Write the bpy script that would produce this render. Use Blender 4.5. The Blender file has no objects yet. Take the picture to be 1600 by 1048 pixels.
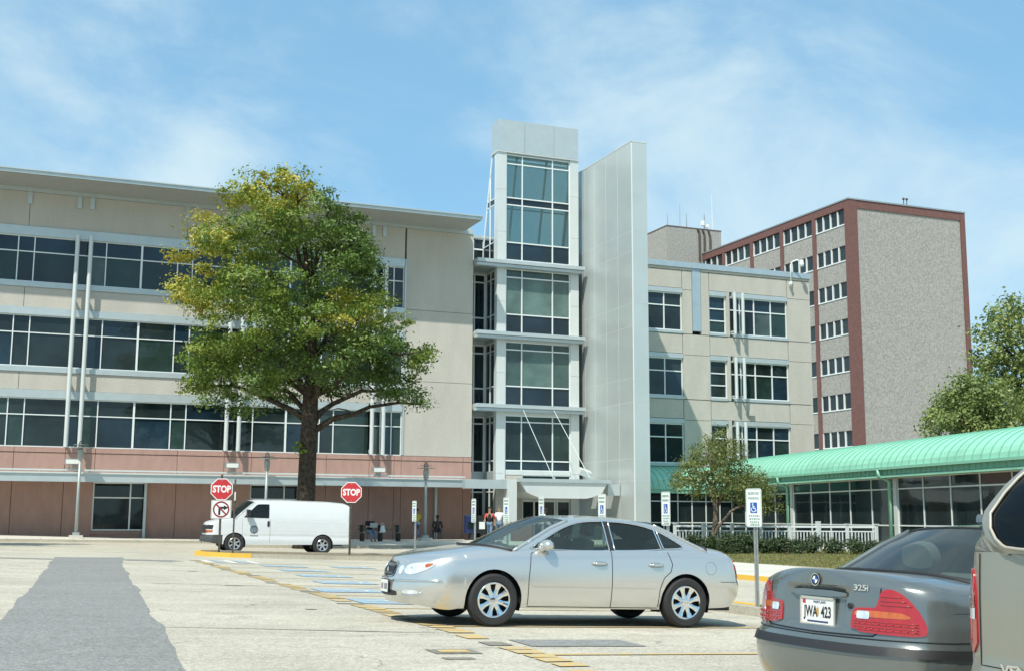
import bpy, bmesh, math, random
from mathutils import Vector, Matrix, geometry
rad = math.radians
S = bpy.context.scene
COL = S.collection

# ------------------------------------------------------------------ camera
FPX, CX, CY = 1880.0, 800.0, 524.0          # focal length and centre in photo pixels
YAW, PIT, ROLL, EYE = rad(68), rad(8.59), 0.005, 1.45
FWD = Vector((math.cos(YAW)*math.cos(PIT), math.sin(YAW)*math.cos(PIT), math.sin(PIT)))
_R0 = Vector((math.sin(YAW), -math.cos(YAW), 0)); _U0 = _R0.cross(FWD)
RGT = _R0*math.cos(ROLL) + _U0*math.sin(ROLL); UPV = RGT.cross(FWD)
ORG = Vector((0, 0, EYE))
cam = bpy.data.cameras.new('camera'); camo = bpy.data.objects.new('camera', cam); COL.objects.link(camo)
camo.matrix_world = Matrix(((RGT.x, UPV.x, -FWD.x, 0), (RGT.y, UPV.y, -FWD.y, 0), (RGT.z, UPV.z, -FWD.z, EYE), (0, 0, 0, 1)))
cam.sensor_width = 36.0; cam.lens = 36.0*FPX/1600.0; cam.clip_start = 0.1; cam.clip_end = 9000
S.camera = camo

# ------------------------------------------------------------------ sky and sun
SUN_EL, SUN_AZ = rad(55), rad(46)           # azimuth measured from -Y towards -X
TOSUN = Vector((-math.sin(SUN_AZ)*math.cos(SUN_EL), -math.cos(SUN_AZ)*math.cos(SUN_EL), math.sin(SUN_EL)))
w = bpy.data.worlds.new('World'); S.world = w; w.use_nodes = True
nt = w.node_tree; nt.nodes.clear(); L = nt.links.new
def N(t, **k):
    n = nt.nodes.new(t)
    for a, b in k.items(): setattr(n, a, b)
    return n
sky = N('ShaderNodeTexSky', sky_type='NISHITA'); sky.sun_disc = False
sky.sun_elevation = SUN_EL; sky.sun_rotation = math.atan2(TOSUN.x, TOSUN.y) % (2*math.pi)
sky.air_density = 1.0; sky.dust_density = 0.6; sky.ozone_density = 1.5
tc = N('ShaderNodeTexCoord'); sx = N('ShaderNodeSeparateXYZ'); L(tc.outputs['Generated'], sx.inputs[0])
zz = N('ShaderNodeMath', operation='ADD'); zz.inputs[1].default_value = 0.22; L(sx.outputs[2], zz.inputs[0])
zc_ = N('ShaderNodeMath', operation='MAXIMUM'); zc_.inputs[1].default_value = 0.15; L(zz.outputs[0], zc_.inputs[0])
du = N('ShaderNodeMath', operation='DIVIDE'); L(sx.outputs[0], du.inputs[0]); L(zc_.outputs[0], du.inputs[1])
dv = N('ShaderNodeMath', operation='DIVIDE'); L(sx.outputs[1], dv.inputs[0]); L(zc_.outputs[0], dv.inputs[1])
cb = N('ShaderNodeCombineXYZ'); L(du.outputs[0], cb.inputs[0]); L(dv.outputs[0], cb.inputs[1])
def cloud(rot, scale, nscale, lo, hi, detail, dist, seed, dome=False):
    mp = N('ShaderNodeMapping'); mp.inputs['Rotation'].default_value = (0, 0, rot); mp.inputs['Scale'].default_value = scale
    mp.inputs['Location'].default_value = (seed, seed*1.7, 0)
    L(tc.outputs['Generated'] if dome else cb.outputs[0], mp.inputs[0])
    nz = N('ShaderNodeTexNoise'); nz.inputs['Scale'].default_value = nscale; nz.inputs['Detail'].default_value = detail
    nz.inputs['Roughness'].default_value = 0.58; nz.inputs['Distortion'].default_value = dist
    L(mp.outputs[0], nz.inputs['Vector'])
    mr = N('ShaderNodeMapRange', interpolation_type='SMOOTHSTEP'); mr.inputs[1].default_value = lo; mr.inputs[2].default_value = hi
    L(nz.outputs['Fac'], mr.inputs[0]); return mr.outputs[0]
c1 = cloud(rad(-35), (1.0, 1.0, 1.5), 3.1, 0.40, 0.72, 9, 0.5, 12.4, True)
c2 = cloud(rad(-50), (0.5, 1.7, 1), 2.3, 0.44, 0.92, 9, 1.2, 7.7)
c3 = cloud(rad(20), (1.0, 1.2, 1), 0.7, 0.38, 0.75, 4, 0.3, 11.3)
m1 = N('ShaderNodeMath', operation='MULTIPLY'); L(c2, m1.inputs[0]); L(c3, m1.inputs[1])
a1 = N('ShaderNodeMath', operation='MAXIMUM'); L(c1, a1.inputs[0]); L(m1.outputs[0], a1.inputs[1])
k1 = N('ShaderNodeMath', operation='MULTIPLY_ADD'); k1.inputs[1].default_value = 0.80; k1.inputs[2].default_value = 0.10; L(a1.outputs[0], k1.inputs[0])
k1.use_clamp = True
SKYMIX = N('ShaderNodeMixRGB'); SKYMIX.inputs[2].default_value = (3.7, 4.6, 4.95, 1)
SKYGAIN = N('ShaderNodeMixRGB', blend_type='MULTIPLY'); SKYGAIN.inputs[0].default_value = 1; SKYGAIN.inputs[2].default_value = (0.74, 1.0, 1.07, 1)
EVEN = N('ShaderNodeMixRGB'); EVEN.inputs[0].default_value = 0.60; EVEN.inputs[2].default_value = (1.15, 2.7, 4.0, 1)
L(sky.outputs[0], SKYGAIN.inputs[1]); L(SKYGAIN.outputs[0], EVEN.inputs[1]); L(EVEN.outputs[0], SKYMIX.inputs[1]); L(k1.outputs[0], SKYMIX.inputs[0])
bg = N('ShaderNodeBackground'); bg.inputs[1].default_value = 0.15; L(SKYMIX.outputs[0], bg.inputs[0])
wo = N('ShaderNodeOutputWorld'); L(bg.outputs[0], wo.inputs[0])
sl = bpy.data.lights.new('sun', 'SUN'); sl.energy = 4.1; sl.angle = rad(0.53); sl.color = (1.0, 0.96, 0.86)
so = bpy.data.objects.new('sun', sl); COL.objects.link(so); so.rotation_euler = (-TOSUN).to_track_quat('-Z', 'Y').to_euler(); so.location = (0, 0, 60)
S.view_settings.view_transform = 'Standard'; S.view_settings.look = 'None'; S.view_settings.gamma = 1; S.view_settings.exposure = 0.36

# ------------------------------------------------------------------ photo pixel -> place
def ray(px, py): return FWD + RGT*((px-CX)/FPX) - UPV*((py-CY)/FPX)
def onY(px, py, Y): d = ray(px, py); return ORG + d*(Y/d.y)
def onX(px, py, X): d = ray(px, py); return ORG + d*(X/d.x)
def atD(px, py, D): d = ray(px, py); return ORG + d*(D/(d.x*math.cos(YAW)+d.y*math.sin(YAW)))
def sm(a, b, x):
    t = min(1, max(0, (x-a)/(b-a))); return t*t*(3-2*t)
def gz(x, y):                                # height of the sloping lot
    return -0.033*max(-12, min(x-6, 7))*(1-.7*sm(36, 62, y)) + .08*sm(40, 62, y) + .06*sm(7, 14, y)
def onG(px, py):
    z = 0.0; d = ray(px, py)
    for i in range(40):
        p = ORG + d*((z-EYE)/d.z); z = .5*z+.5*gz(p.x, p.y)
    return p

# ------------------------------------------------------------------ mesh helpers
class MB:
    def __init__(s): s.v = []; s.f = []; s.m = []; s.mi = 0
    def add(s, vs, fs):
        o = len(s.v); s.v += [tuple(v) for v in vs]; s.f += [tuple(i+o for i in f) for f in fs]; s.m += [s.mi]*len(fs); return s
    def box(s, x0, x1, y0, y1, z0, z1, M=None):
        vs = [Vector((x, y, z)) for z in (z0, z1) for y in (y0, y1) for x in (x0, x1)]
        if M: vs = [M @ v for v in vs]
        return s.add(vs, [(0, 2, 3, 1), (4, 5, 7, 6), (0, 1, 5, 4), (2, 6, 7, 3), (0, 4, 6, 2), (1, 3, 7, 5)])
    def bar(s, a, b, wx, wz=None):           # rectangular bar from a to b
        a = Vector(a); b = Vector(b); d = b-a; l = d.length; q = d.to_track_quat('Z', 'Y').to_matrix().to_4x4(); wz = wz or wx
        return s.box(-wx/2, wx/2, -wz/2, wz/2, 0, l, Matrix.Translation(a) @ q)
    def tube(s, pts, rs, n=8, cap=True):
        pts = [Vector(p) for p in pts]
        if not isinstance(rs, (list, tuple)): rs = [rs]*len(pts)
        vs = []; prev = None
        for i, p in enumerate(pts):
            d = (pts[min(i+1, len(pts)-1)]-pts[max(i-1, 0)]).normalized()
            if prev is None: a = d.orthogonal().normalized()
            else: a = (prev - d*prev.dot(d)).normalized()
            prev = a; b = d.cross(a)
            vs += [p + (a*math.cos(2*math.pi*k/n)+b*math.sin(2*math.pi*k/n))*rs[i] for k in range(n)]
        fs = [(i*n+k, i*n+(k+1) % n, (i+1)*n+(k+1) % n, (i+1)*n+k) for i in range(len(pts)-1) for k in range(n)]
        if cap: fs += [tuple(range(n-1, -1, -1)), tuple((len(pts)-1)*n+k for k in range(n))]
        return s.add(vs, fs)
    def lathe(s, prof, n=32, M=None, close=False):   # prof: (r, z) about Z
        vs = [Vector((r*math.cos(2*math.pi*k/n), r*math.sin(2*math.pi*k/n), z)) for r, z in prof for k in range(n)]
        if M: vs = [M @ v for v in vs]
        q = len(prof)
        fs = [(i*n+k, i*n+(k+1) % n, ((i+1) % q)*n+(k+1) % n, ((i+1) % q)*n+k) for i in range(q if close else q-1) for k in range(n)]
        return s.add(vs, fs)
    def prism(s, poly, z0, z1, M=None):      # poly in XY extruded in Z
        n = len(poly); vs = [Vector((x, y, z0)) for x, y in poly]+[Vector((x, y, z1)) for x, y in poly]
        if M: vs = [M @ v for v in vs]
        return s.add(vs, [tuple(range(n-1, -1, -1)), tuple(range(n, 2*n))]+[(i, (i+1) % n, n+(i+1) % n, n+i) for i in range(n)])
    def sphere(s, c, r, nu=14, nv=9):
        c = Vector(c); r = r if isinstance(r, (tuple, list)) else (r, r, r); vs = []
        for j in range(nv+1):
            t = math.pi*j/nv
            vs += [c+Vector((r[0]*math.sin(t)*math.cos(2*math.pi*k/nu), r[1]*math.sin(t)*math.sin(2*math.pi*k/nu), r[2]*math.cos(t))) for k in range(nu)]
        return s.add(vs, [(j*nu+k, (j+1)*nu+k, (j+1)*nu+(k+1) % nu, j*nu+(k+1) % nu) for j in range(nv) for k in range(nu)])
    def grid(s, pts, flip=False):            # pts[i][j]
        n = len(pts[0]); vs = [p for r in pts for p in r]
        fs = [(i*n+j, i*n+j+1, (i+1)*n+j+1, (i+1)*n+j) for i in range(len(pts)-1) for j in range(n-1)]
        if flip: fs = [f[::-1] for f in fs]
        return s.add(vs, fs)
    def build(s, name, mat, parent=None, smooth=False, off=None, sharp=None):
        me = bpy.data.meshes.new(name)
        o = Vector(off) if off is not None else (root_of(parent).location.copy() if parent and not root_of(parent).get('_local') else Vector((0, 0, 0)))
        me.from_pydata([(v[0]-o.x, v[1]-o.y, v[2]-o.z) for v in s.v], [], s.f)
        mats = mat if isinstance(mat, (list, tuple)) else [mat]
        for m in mats: me.materials.append(m)
        if len(mats) > 1: me.polygons.foreach_set('material_index', s.m)
        if smooth:
            me.polygons.foreach_set('use_smooth', [True]*len(me.polygons))
            if sharp:
                try: me.set_sharp_from_angle(angle=rad(sharp))
                except Exception: pass
        me.update()
        return link(name, me, parent)
def root_of(o):
    while o.parent: o = o.parent
    return o
def link(name, me, parent=None):
    o = bpy.data.objects.new(name, me); COL.objects.link(o)
    if parent: o.parent = parent
    return o
def tag(o, label=None, cat=None, group=None, kind=None):
    for k, v in (('label', label), ('category', cat), ('group', group), ('kind', kind)):
        if v: o[k] = v
    return o
def thing(name, label, cat, loc=(0, 0, 0), rz=0, group=None, local=False):
    o = bpy.data.objects.new(name, None); COL.objects.link(o); o.location = loc; o.rotation_euler = (0, 0, rz); o.empty_display_size = .2
    if local: o['_local'] = 1
    return tag(o, label, cat, group)
def bx(name, mat, parent, *b): return MB().box(*b).build(name, mat, parent)
def copy_tree(o, parent=None):
    c = o.copy(); COL.objects.link(c); c.parent = parent
    for ch in list(o.children): copy_tree(ch, c)
    return c
def text_mesh(txt, size, mat, parent, M, name='lettering', sx=1.0, bold=0.0, ext=0.0008, spacing=1.0):
    cu = bpy.data.curves.new(name, 'FONT'); cu.body = txt; cu.size = size; cu.align_x = 'CENTER'; cu.align_y = 'CENTER'; cu.extrude = ext; cu.offset = bold
    cu.space_character = spacing; cu.resolution_u = 3
    to = bpy.data.objects.new('tmp', cu); COL.objects.link(to)
    dg = bpy.context.evaluated_depsgraph_get(); me = bpy.data.meshes.new_from_object(to.evaluated_get(dg))
    bpy.data.objects.remove(to); bpy.data.curves.remove(cu)
    me.transform(Matrix.Diagonal((sx, 1, 1, 1))); me.transform(M)
    me.materials.clear(); me.materials.append(mat); me.name = name
    return link(name, me, parent)

# ------------------------------------------------------------------ materials
MATS = {}
def mat(name, col, rough=0.6, metal=0.0, var=0.0, scale=3.0, bump=0.0, bscale=40.0, spec=0.5, coat=0.0, detail=6, emit=None, col2=None, lo=.35, hi=.65, stain=0.0):
    if name in MATS: return MATS[name]
    m = bpy.data.materials.new(name); m.use_nodes = True; t = m.node_tree; b = t.nodes['Principled BSDF']
    b.inputs['Base Color'].default_value = (*col, 1); b.inputs['Roughness'].default_value = rough; b.inputs['Metallic'].default_value = metal
    b.inputs['Specular IOR Level'].default_value = spec
    if coat: b.inputs['Coat Weight'].default_value = coat; b.inputs['Coat Roughness'].default_value = 0.04
    g = t.nodes.new('ShaderNodeNewGeometry')
    last = None
    if var or col2:
        n = t.nodes.new('ShaderNodeTexNoise'); n.inputs['Scale'].default_value = scale; n.inputs['Detail'].default_value = detail; n.inputs['Roughness'].default_value = .62
        t.links.new(g.outputs['Position'], n.inputs['Vector'])
        r = t.nodes.new('ShaderNodeValToRGB'); r.color_ramp.elements[0].position = lo; r.color_ramp.elements[1].position = hi
        c2 = col2 or tuple(min(1, c*(1+var)) for c in col); c1 = col if col2 else tuple(c*(1-var) for c in col)
        r.color_ramp.elements[0].color = (*c1, 1); r.color_ramp.elements[1].color = (*c2, 1)
        t.links.new(n.outputs['Fac'], r.inputs[0]); last = r.outputs[0]
        if stain:
            n2 = t.nodes.new('ShaderNodeTexNoise'); n2.inputs['Scale'].default_value = scale*.12; n2.inputs['Detail'].default_value = 5
            mp = t.nodes.new('ShaderNodeMapping'); mp.inputs['Scale'].default_value = (1, 1, .35)
            t.links.new(g.outputs['Position'], mp.inputs[0]); t.links.new(mp.outputs[0], n2.inputs['Vector'])
            r2 = t.nodes.new('ShaderNodeMapRange'); r2.inputs[1].default_value = .3; r2.inputs[2].default_value = .7; r2.inputs[3].default_value = 1-stain; r2.inputs[4].default_value = 1+stain*.5
            t.links.new(n2.outputs['Fac'], r2.inputs[0])
            mx = t.nodes.new('ShaderNodeMixRGB'); mx.blend_type = 'MULTIPLY'; mx.inputs[0].default_value = 1
            t.links.new(last, mx.inputs[1]); t.links.new(r2.outputs[0], mx.inputs[2]); last = mx.outputs[0]
        t.links.new(last, b.inputs['Base Color'])
    if bump:
        n = t.nodes.new('ShaderNodeTexNoise'); n.inputs['Scale'].default_value = bscale; n.inputs['Detail'].default_value = 4
        t.links.new(g.outputs['Position'], n.inputs['Vector'])
        bp = t.nodes.new('ShaderNodeBump'); bp.inputs['Strength'].default_value = bump; bp.inputs['Distance'].default_value = .02
        t.links.new(n.outputs['Fac'], bp.inputs['Height']); t.links.new(bp.outputs[0], b.inputs['Normal'])
    if emit:
        b.inputs['Emission Color'].default_value = (*emit, 1); b.inputs['Emission Strength'].default_value = 1
    MATS[name] = m; return m
def glass_mat(name, tint, amount, rough=0.0, refl=1.45, dk=.12):
    """thin glass: a tinted see-through layer under a mirror-like Fresnel coat"""
    if name in MATS: return MATS[name]
    m = bpy.data.materials.new(name); m.use_nodes = True; t = m.node_tree; t.nodes.clear()
    o = t.nodes.new('ShaderNodeOutputMaterial'); tr = t.nodes.new('ShaderNodeBsdfTransparent'); tr.inputs[0].default_value = (*tint, 1)
    df = t.nodes.new('ShaderNodeBsdfDiffuse'); df.inputs[0].default_value = (tint[0]*dk, tint[1]*dk*1.1, tint[2]*dk*1.1, 1)
    mx = t.nodes.new('ShaderNodeMixShader'); mx.inputs[0].default_value = amount
    gl = t.nodes.new('ShaderNodeBsdfGlossy'); gl.inputs['Roughness'].default_value = rough
    fr = t.nodes.new('ShaderNodeFresnel'); fr.inputs[0].default_value = refl
    m2 = t.nodes.new('ShaderNodeMixShader')
    t.links.new(tr.outputs[0], mx.inputs[1]); t.links.new(df.outputs[0], mx.inputs[2])
    t.links.new(fr.outputs[0], m2.inputs[0]); t.links.new(mx.outputs[0], m2.inputs[1]); t.links.new(gl.outputs[0], m2.inputs[2]); t.links.new(m2.outputs[0], o.inputs[0])
    MATS[name] = m; return m
def pane_mat(name, col, ior=1.5, var=.45, wav=.10):
    """tinted facade pane, dark room behind, slightly uneven sheet so reflections break from pane to pane"""
    if name in MATS: return MATS[name]
    m = mat(name, col, .04, 0, var, .35, 0, 10, .5); t = m.node_tree; b = t.nodes['Principled BSDF']; b.inputs['IOR'].default_value = ior
    g = t.nodes.new('ShaderNodeNewGeometry'); n = t.nodes.new('ShaderNodeTexNoise'); n.inputs['Scale'].default_value = .9; n.inputs['Detail'].default_value = 2
    t.links.new(g.outputs['Position'], n.inputs['Vector']); bp = t.nodes.new('ShaderNodeBump'); bp.inputs['Strength'].default_value = wav; bp.inputs['Distance'].default_value = .05
    t.links.new(n.outputs['Fac'], bp.inputs['Height']); t.links.new(bp.outputs[0], b.inputs['Normal'])
    return m
M_BEIGE = mat('precast_beige', (.485, .46, .405), .85, 0, .05, 9, .25, 60, .3, stain=.08)
M_PINK = mat('precast_pink', (.41, .255, .21), .85, 0, .16, 26, .3, 80, .3, stain=.10)
M_ALU = mat('pale_aluminium', (.48, .54, .545), .38, .35, .04, 2)
M_ALUW = mat('white_aluminium', (.60, .635, .62), .42, .15, .03, 1.2)
M_MULL = mat('mullion_paint', (.74, .78, .77), .45, .1)
M_SOFFIT = mat('soffit_grey', (.36, .36, .34), .7, 0, .05, 2)
M_PANE = pane_mat('window_pane', (.016, .026, .027))
M_PANEG = pane_mat('window_pane_green', (.02, .04, .035))
M_PANEB = pane_mat('window_pane_blue', (.012, .028, .042))
M_SPANDREL = pane_mat('spandrel_pane', (.012, .024, .034), 1.55)
M_DARK = mat('dark_void', (.012, .012, .013), .9)
M_STEEL = mat('galvanised_steel', (.42, .44, .43), .42, .7, .12, 14)
M_DSTEEL = mat('dark_sign_post', (.10, .085, .065), .6, .4, .25, 12)
M_WHITE = mat('white_paint', (.78, .79, .77), .4)
M_BLACK = mat('black_plastic', (.018, .018, .019), .55)
M_RUBBER = mat('tyre_rubber', (.022, .022, .022), .8, 0, .2, 30)
M_CHROME = mat('chrome', (.80, .80, .79), .10, 1.0)
# ------------------------------------------------------------------ ground
def speckle_mat(name, base, amp, fine=220.0, crack=0.0, patchy=.12, rough=.92):
    m = bpy.data.materials.new(name); m.use_nodes = True; t = m.node_tree; b = t.nodes['Principled BSDF']; b.inputs['Roughness'].default_value = rough
    b.inputs['Specular IOR Level'].default_value = .25
    g = t.nodes.new('ShaderNodeNewGeometry')
    def noise(s, d=4, sc=(1, 1, 1)):
        mp = t.nodes.new('ShaderNodeMapping'); mp.inputs['Scale'].default_value = sc; t.links.new(g.outputs['Position'], mp.inputs[0])
        n = t.nodes.new('ShaderNodeTexNoise'); n.inputs['Scale'].default_value = s; n.inputs['Detail'].default_value = d; n.inputs['Roughness'].default_value = .65
        t.links.new(mp.outputs[0], n.inputs['Vector']); return n.outputs['Fac']
    def rng(o, a, b_, c, d):
        r = t.nodes.new('ShaderNodeMapRange'); r.inputs[1].default_value = a; r.inputs[2].default_value = b_; r.inputs[3].default_value = c; r.inputs[4].default_value = d
        t.links.new(o, r.inputs[0]); return r.outputs[0]
    def mul(a, b_):
        x = t.nodes.new('ShaderNodeMath'); x.operation = 'MULTIPLY'; t.links.new(a, x.inputs[0]); t.links.new(b_, x.inputs[1]); return x.outputs[0]
    f = mul(rng(noise(fine*.22, 3), .3, .7, 1-amp, 1+amp), rng(noise(.35, 6), .3, .7, 1-patchy, 1+patchy*.6))
    f = mul(f, rng(noise(11, 5), .3, .7, 1-amp*.5, 1+amp*.5))
    f = mul(f, rng(noise(1.1, 5, (.22, 1.6, 1)), .42, .72, 1+patchy*.25, 1-patchy*.7))
    v0 = t.nodes.new('ShaderNodeTexVoronoi'); v0.feature = 'F1'; v0.inputs['Scale'].default_value = 46
    t.links.new(g.outputs['Position'], v0.inputs['Vector'])
    sc_ = t.nodes.new('ShaderNodeSeparateColor'); t.links.new(v0.outputs['Color'], sc_.inputs[0])
    f = mul(f, rng(sc_.outputs[0], 0, 1, 1-amp*.9, 1+amp*.9))
    if crack:
        f = mul(f, rng(noise(.9, 4), .60, .70, 1, .80)); f = mul(f, rng(noise(2.6, 3, (.5, 1, 1)), .64, .72, 1, .82))
        mp = t.nodes.new('ShaderNodeMapping'); mp.inputs['Scale'].default_value = (.55, .9, 0); t.links.new(g.outputs['Position'], mp.inputs[0])
        nd = t.nodes.new('ShaderNodeTexNoise'); nd.inputs['Scale'].default_value = 1.6; nd.inputs['Detail'].default_value = 5; t.links.new(g.outputs['Position'], nd.inputs['Vector'])
        va = t.nodes.new('ShaderNodeVectorMath'); va.operation = 'MULTIPLY_ADD'; va.inputs[1].default_value = (.7, .7, 0); t.links.new(nd.outputs['Color'], va.inputs[0]); t.links.new(mp.outputs[0], va.inputs[2])
        v = t.nodes.new('ShaderNodeTexVoronoi'); v.feature = 'DISTANCE_TO_EDGE'; v.inputs['Scale'].default_value = .42; t.links.new(va.outputs[0], v.inputs['Vector'])
        cr = rng(v.outputs['Distance'], .0, .006, 1-crack, 1); cl = rng(noise(.5, 3), .45, .55, 1, 0)
        mm = t.nodes.new('ShaderNodeMath'); mm.operation = 'MAXIMUM'; t.links.new(cr, mm.inputs[0]); t.links.new(cl, mm.inputs[1]); f = mul(f, mm.outputs[0])
    cx_ = t.nodes.new('ShaderNodeMixRGB'); cx_.blend_type = 'MULTIPLY'; cx_.inputs[0].default_value = 1; cx_.inputs[1].default_value = (*base, 1); t.links.new(f, cx_.inputs[2])
    t.links.new(cx_.outputs[0], b.inputs['Base Color'])
    bp = t.nodes.new('ShaderNodeBump'); bp.inputs['Strength'].default_value = .5; bp.inputs['Distance'].default_value = .012; t.links.new(noise(fine*.3, 3), bp.inputs['Height']); t.links.new(bp.outputs[0], b.inputs['Normal'])
    MATS[name] = m; return m
M_LOT = speckle_mat('bleached_asphalt', (.46, .425, .345), .22, crack=.45, patchy=.18)
M_PATCH = speckle_mat('newer_asphalt', (.24, .24, .228), .28, patchy=.10)
M_OIL = speckle_mat('tar_seal', (.23, .215, .18), .25)
M_CONC = speckle_mat('pale_concrete', (.58, .55, .48), .10, 120)
M_KERB = speckle_mat('kerb_concrete', (.40, .365, .285), .14, 120)
M_MULCH = speckle_mat('dry_mulch', (.20, .165, .11), .45, 60)
M_LAWN = speckle_mat('dry_lawn_soil', (.22, .20, .09), .35, 40, patchy=.3)
def worn(name, col, under, cover=.55, sc=9):
    m = mat(name, under, .85, 0, 0, sc, 0, 10, .3, col2=col, lo=cover-.10, hi=cover+.02, detail=8); return m
M_YELLOW = worn('worn_yellow_paint', (.56, .38, .13), (.42, .38, .28), .52, 14)
M_YKERB = worn('kerb_yellow_paint', (.66, .40, .06), (.42, .33, .18), .36, 5)
M_BLUE = worn('worn_blue_paint', (.20, .36, .50), (.42, .42, .37), .52, 11)
M_WWHITE = worn('worn_white_paint', (.66, .68, .68), (.38, .40, .38), .42, 7)
def linsp(a, b, n): return [a+(b-a)*i/(n-1) for i in range(n)]
gxs = [-4000, -1500, -500, -200, -90, -45]+linsp(-25, 60, 171)+[75, 100, 160, 300, 700, 2000, 5000]
gys = [-4000, -1000, -300, -100, -40, -15]+linsp(-5, 80, 171)+[95, 120, 180, 300, 700, 2000, 6000]
mb = MB(); mb.grid([[(x, y, gz(x, y)) for x in gxs] for y in gys])
tag(mb.build('parking_lot', M_LOT, smooth=True), kind='structure')

def tri2d(outer, spacing, holes=()):
    """triangulate a 2D outline (with holes), with inner points for draping/curving"""
    pts = []; edges = []
    def ring(p):
        q = []
        for i in range(len(p)):
            a = Vector(p[i]); b = Vector(p[(i+1) % len(p)]); n = max(1, int((b-a).length/spacing))
            q += [a+(b-a)*k/n for k in range(n)]
        o = len(pts); pts.extend(q); edges.extend((o+i, o+(i+1) % len(q)) for i in range(len(q))); return q
    def inside(p, poly):
        c = False; j = len(poly)-1
        for i in range(len(poly)):
            if (poly[i][1] > p[1]) != (poly[j][1] > p[1]) and p[0] < (poly[j][0]-poly[i][0])*(p[1]-poly[i][1])/(poly[j][1]-poly[i][1])+poly[i][0]: c = not c
            j = i
        return c
    rings = [ring(outer)]+[ring(h) for h in holes]
    x0 = min(p[0] for p in outer); x1 = max(p[0] for p in outer); y0 = min(p[1] for p in outer); y1 = max(p[1] for p in outer)
    bd = [p for r in rings for p in r]
    i = 0; y = y0+spacing*.5
    while y < y1:
        x = x0+spacing*(.5 if i % 2 else .95)
        while x < x1:
            p = (x, y)
            if inside(p, rings[0]) and not any(inside(p, h) for h in rings[1:]) and all((q[0]-x)**2+(q[1]-y)**2 > (spacing*.45)**2 for q in bd): pts.append(Vector(p))
            x += spacing
        y += spacing; i += 1
    v, e, f, *_ = geometry.delaunay_2d_cdt([Vector((p[0], p[1])) for p in pts], edges, [], 0, 1e-5)
    out = []
    for t in f:
        c = [sum(v[k][a] for k in t)/len(t) for a in (0, 1)]
        if inside(c, rings[0]) and not any(inside(c, h) for h in rings[1:]): out.append(tuple(t))
    return [(p[0], p[1]) for p in v], out
def drape(name, outer, off, m, spacing=.6, kind='structure', label=None, base=gz, holes=()):
    v, f = tri2d(outer, spacing, holes)
    b = MB(); b.add([(x, y, base(x, y)+off) for x, y in v], f)
    return tag(b.build(name, m), kind=kind)
RND = random.Random(5)
def jag(pts, amp, step=.35):
    out = []
    for i in range(len(pts)-1):
        a = Vector(pts[i]); b = Vector(pts[i+1]); n = max(1, int((b-a).length/step)); d = (b-a).normalized(); nn = Vector((-d.y, d.x)); L_ = (b-a).length; ph = [RND.uniform(0, 6.28) for q in range(5)]
        out += [tuple(a+(b-a)*k/n+nn*(amp*sum(math.sin(L_*k/n*fq+ph[q])*am for q, (fq, am) in enumerate(((.9, 1.1), (2.3, .8), (5.1, .3), (9.7, .15), (17.3, .1))))*min(1, 4*k/n, 4*(1-k/n))+RND.uniform(-amp, amp)*.12)) for k in range(n)]
    return out+[tuple(pts[-1])]
left = jag([(-.55, 3.0), (-.13, 15.1), (.35, 24), (1.05, 38.9)], .022, .22)
right = jag([(3.1, 40.2), (2.55, 33), (2.2, 26.8), (1.8, 19), (1.37, 11.0), (.95, 3.0)], .028, .22)
drape('asphalt_patch', left+right, .007, M_PATCH, .5)
drape('asphalt_patch', jag([(-6, 36.9), (1.0, 36.5)], .05)+jag([(1.0, 37.3), (-6, 38.0)], .05), .006, M_PATCH, .5)
drape('asphalt_patch', jag([(2.95, 37.2), (4.6, 37.6), (4.4, 38.6)], .05)+jag([(4.4, 38.6), (3.0, 38.5)], .05), .006, M_PATCH, .5)
# narrow tar-sealed joints across the aisle
drape('tar_joint', jag([(1.5, 14.42), (5.0, 13.7)], .015)+jag([(5.0, 13.73), (1.5, 14.45)], .015), .005, M_OIL, .4)
drape('tar_joint', jag([(2.4, 24.3), (9.0, 23.2)], .02)+jag([(9.0, 23.25), (2.4, 24.36)], .02), .005, M_OIL, .4)
# stall lines, stall-end stubs, black-out patches and blue bay symbols
def rect(x0, x1, y0, y1, skew=0): return [(x0, y0), (x1, y0+skew), (x1, y1+skew), (x0, y1)]
YL = [8.3+3.2*k for k in range(10)]
for k, y in enumerate(YL):
    drape('stall_line', rect(4.9, 10.9, y-.055, y+.055), .009, M_YELLOW, .5)
    j1, j2 = RND.uniform(-.12, .12), RND.uniform(-.1, .1)
    for i in range(5):
        a = y-.95+i*.35+j2*.3; drape('stall_line', rect(4.74+.03*k, 5.06+.03*k, a, a+RND.uniform(.22, .33), RND.uniform(-.04, .04)), .010, M_YELLOW, .4)
    drape('blackout_patch', rect(4.70+.03*k+j2, 5.0+.03*k+j1, y+.85+j1, y+1.2+j2), .008, M_OIL, .4)
    if k % 2: drape('blackout_patch', rect(3.85+j1, 4.15+j2, y-.35+j2, y-.2+j2), .006, M_OIL, .4)
    drape('stall_line', rect(4.72+.03*k, 5.0+.03*k, y+1.55, y+2.0), .009, M_YELLOW, .4)
drape('blackout_patch', rect(5.2, 6.6, 12.25, 12.95), .007, M_PATCH, .4)
drape('blackout_patch', rect(3.9, 4.4, 11.6, 12.0), .007, M_OIL, .4)
drape('blackout_patch', rect(3.98, 4.3, 11.7, 11.9), .012, M_YELLOW, .4)
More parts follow.
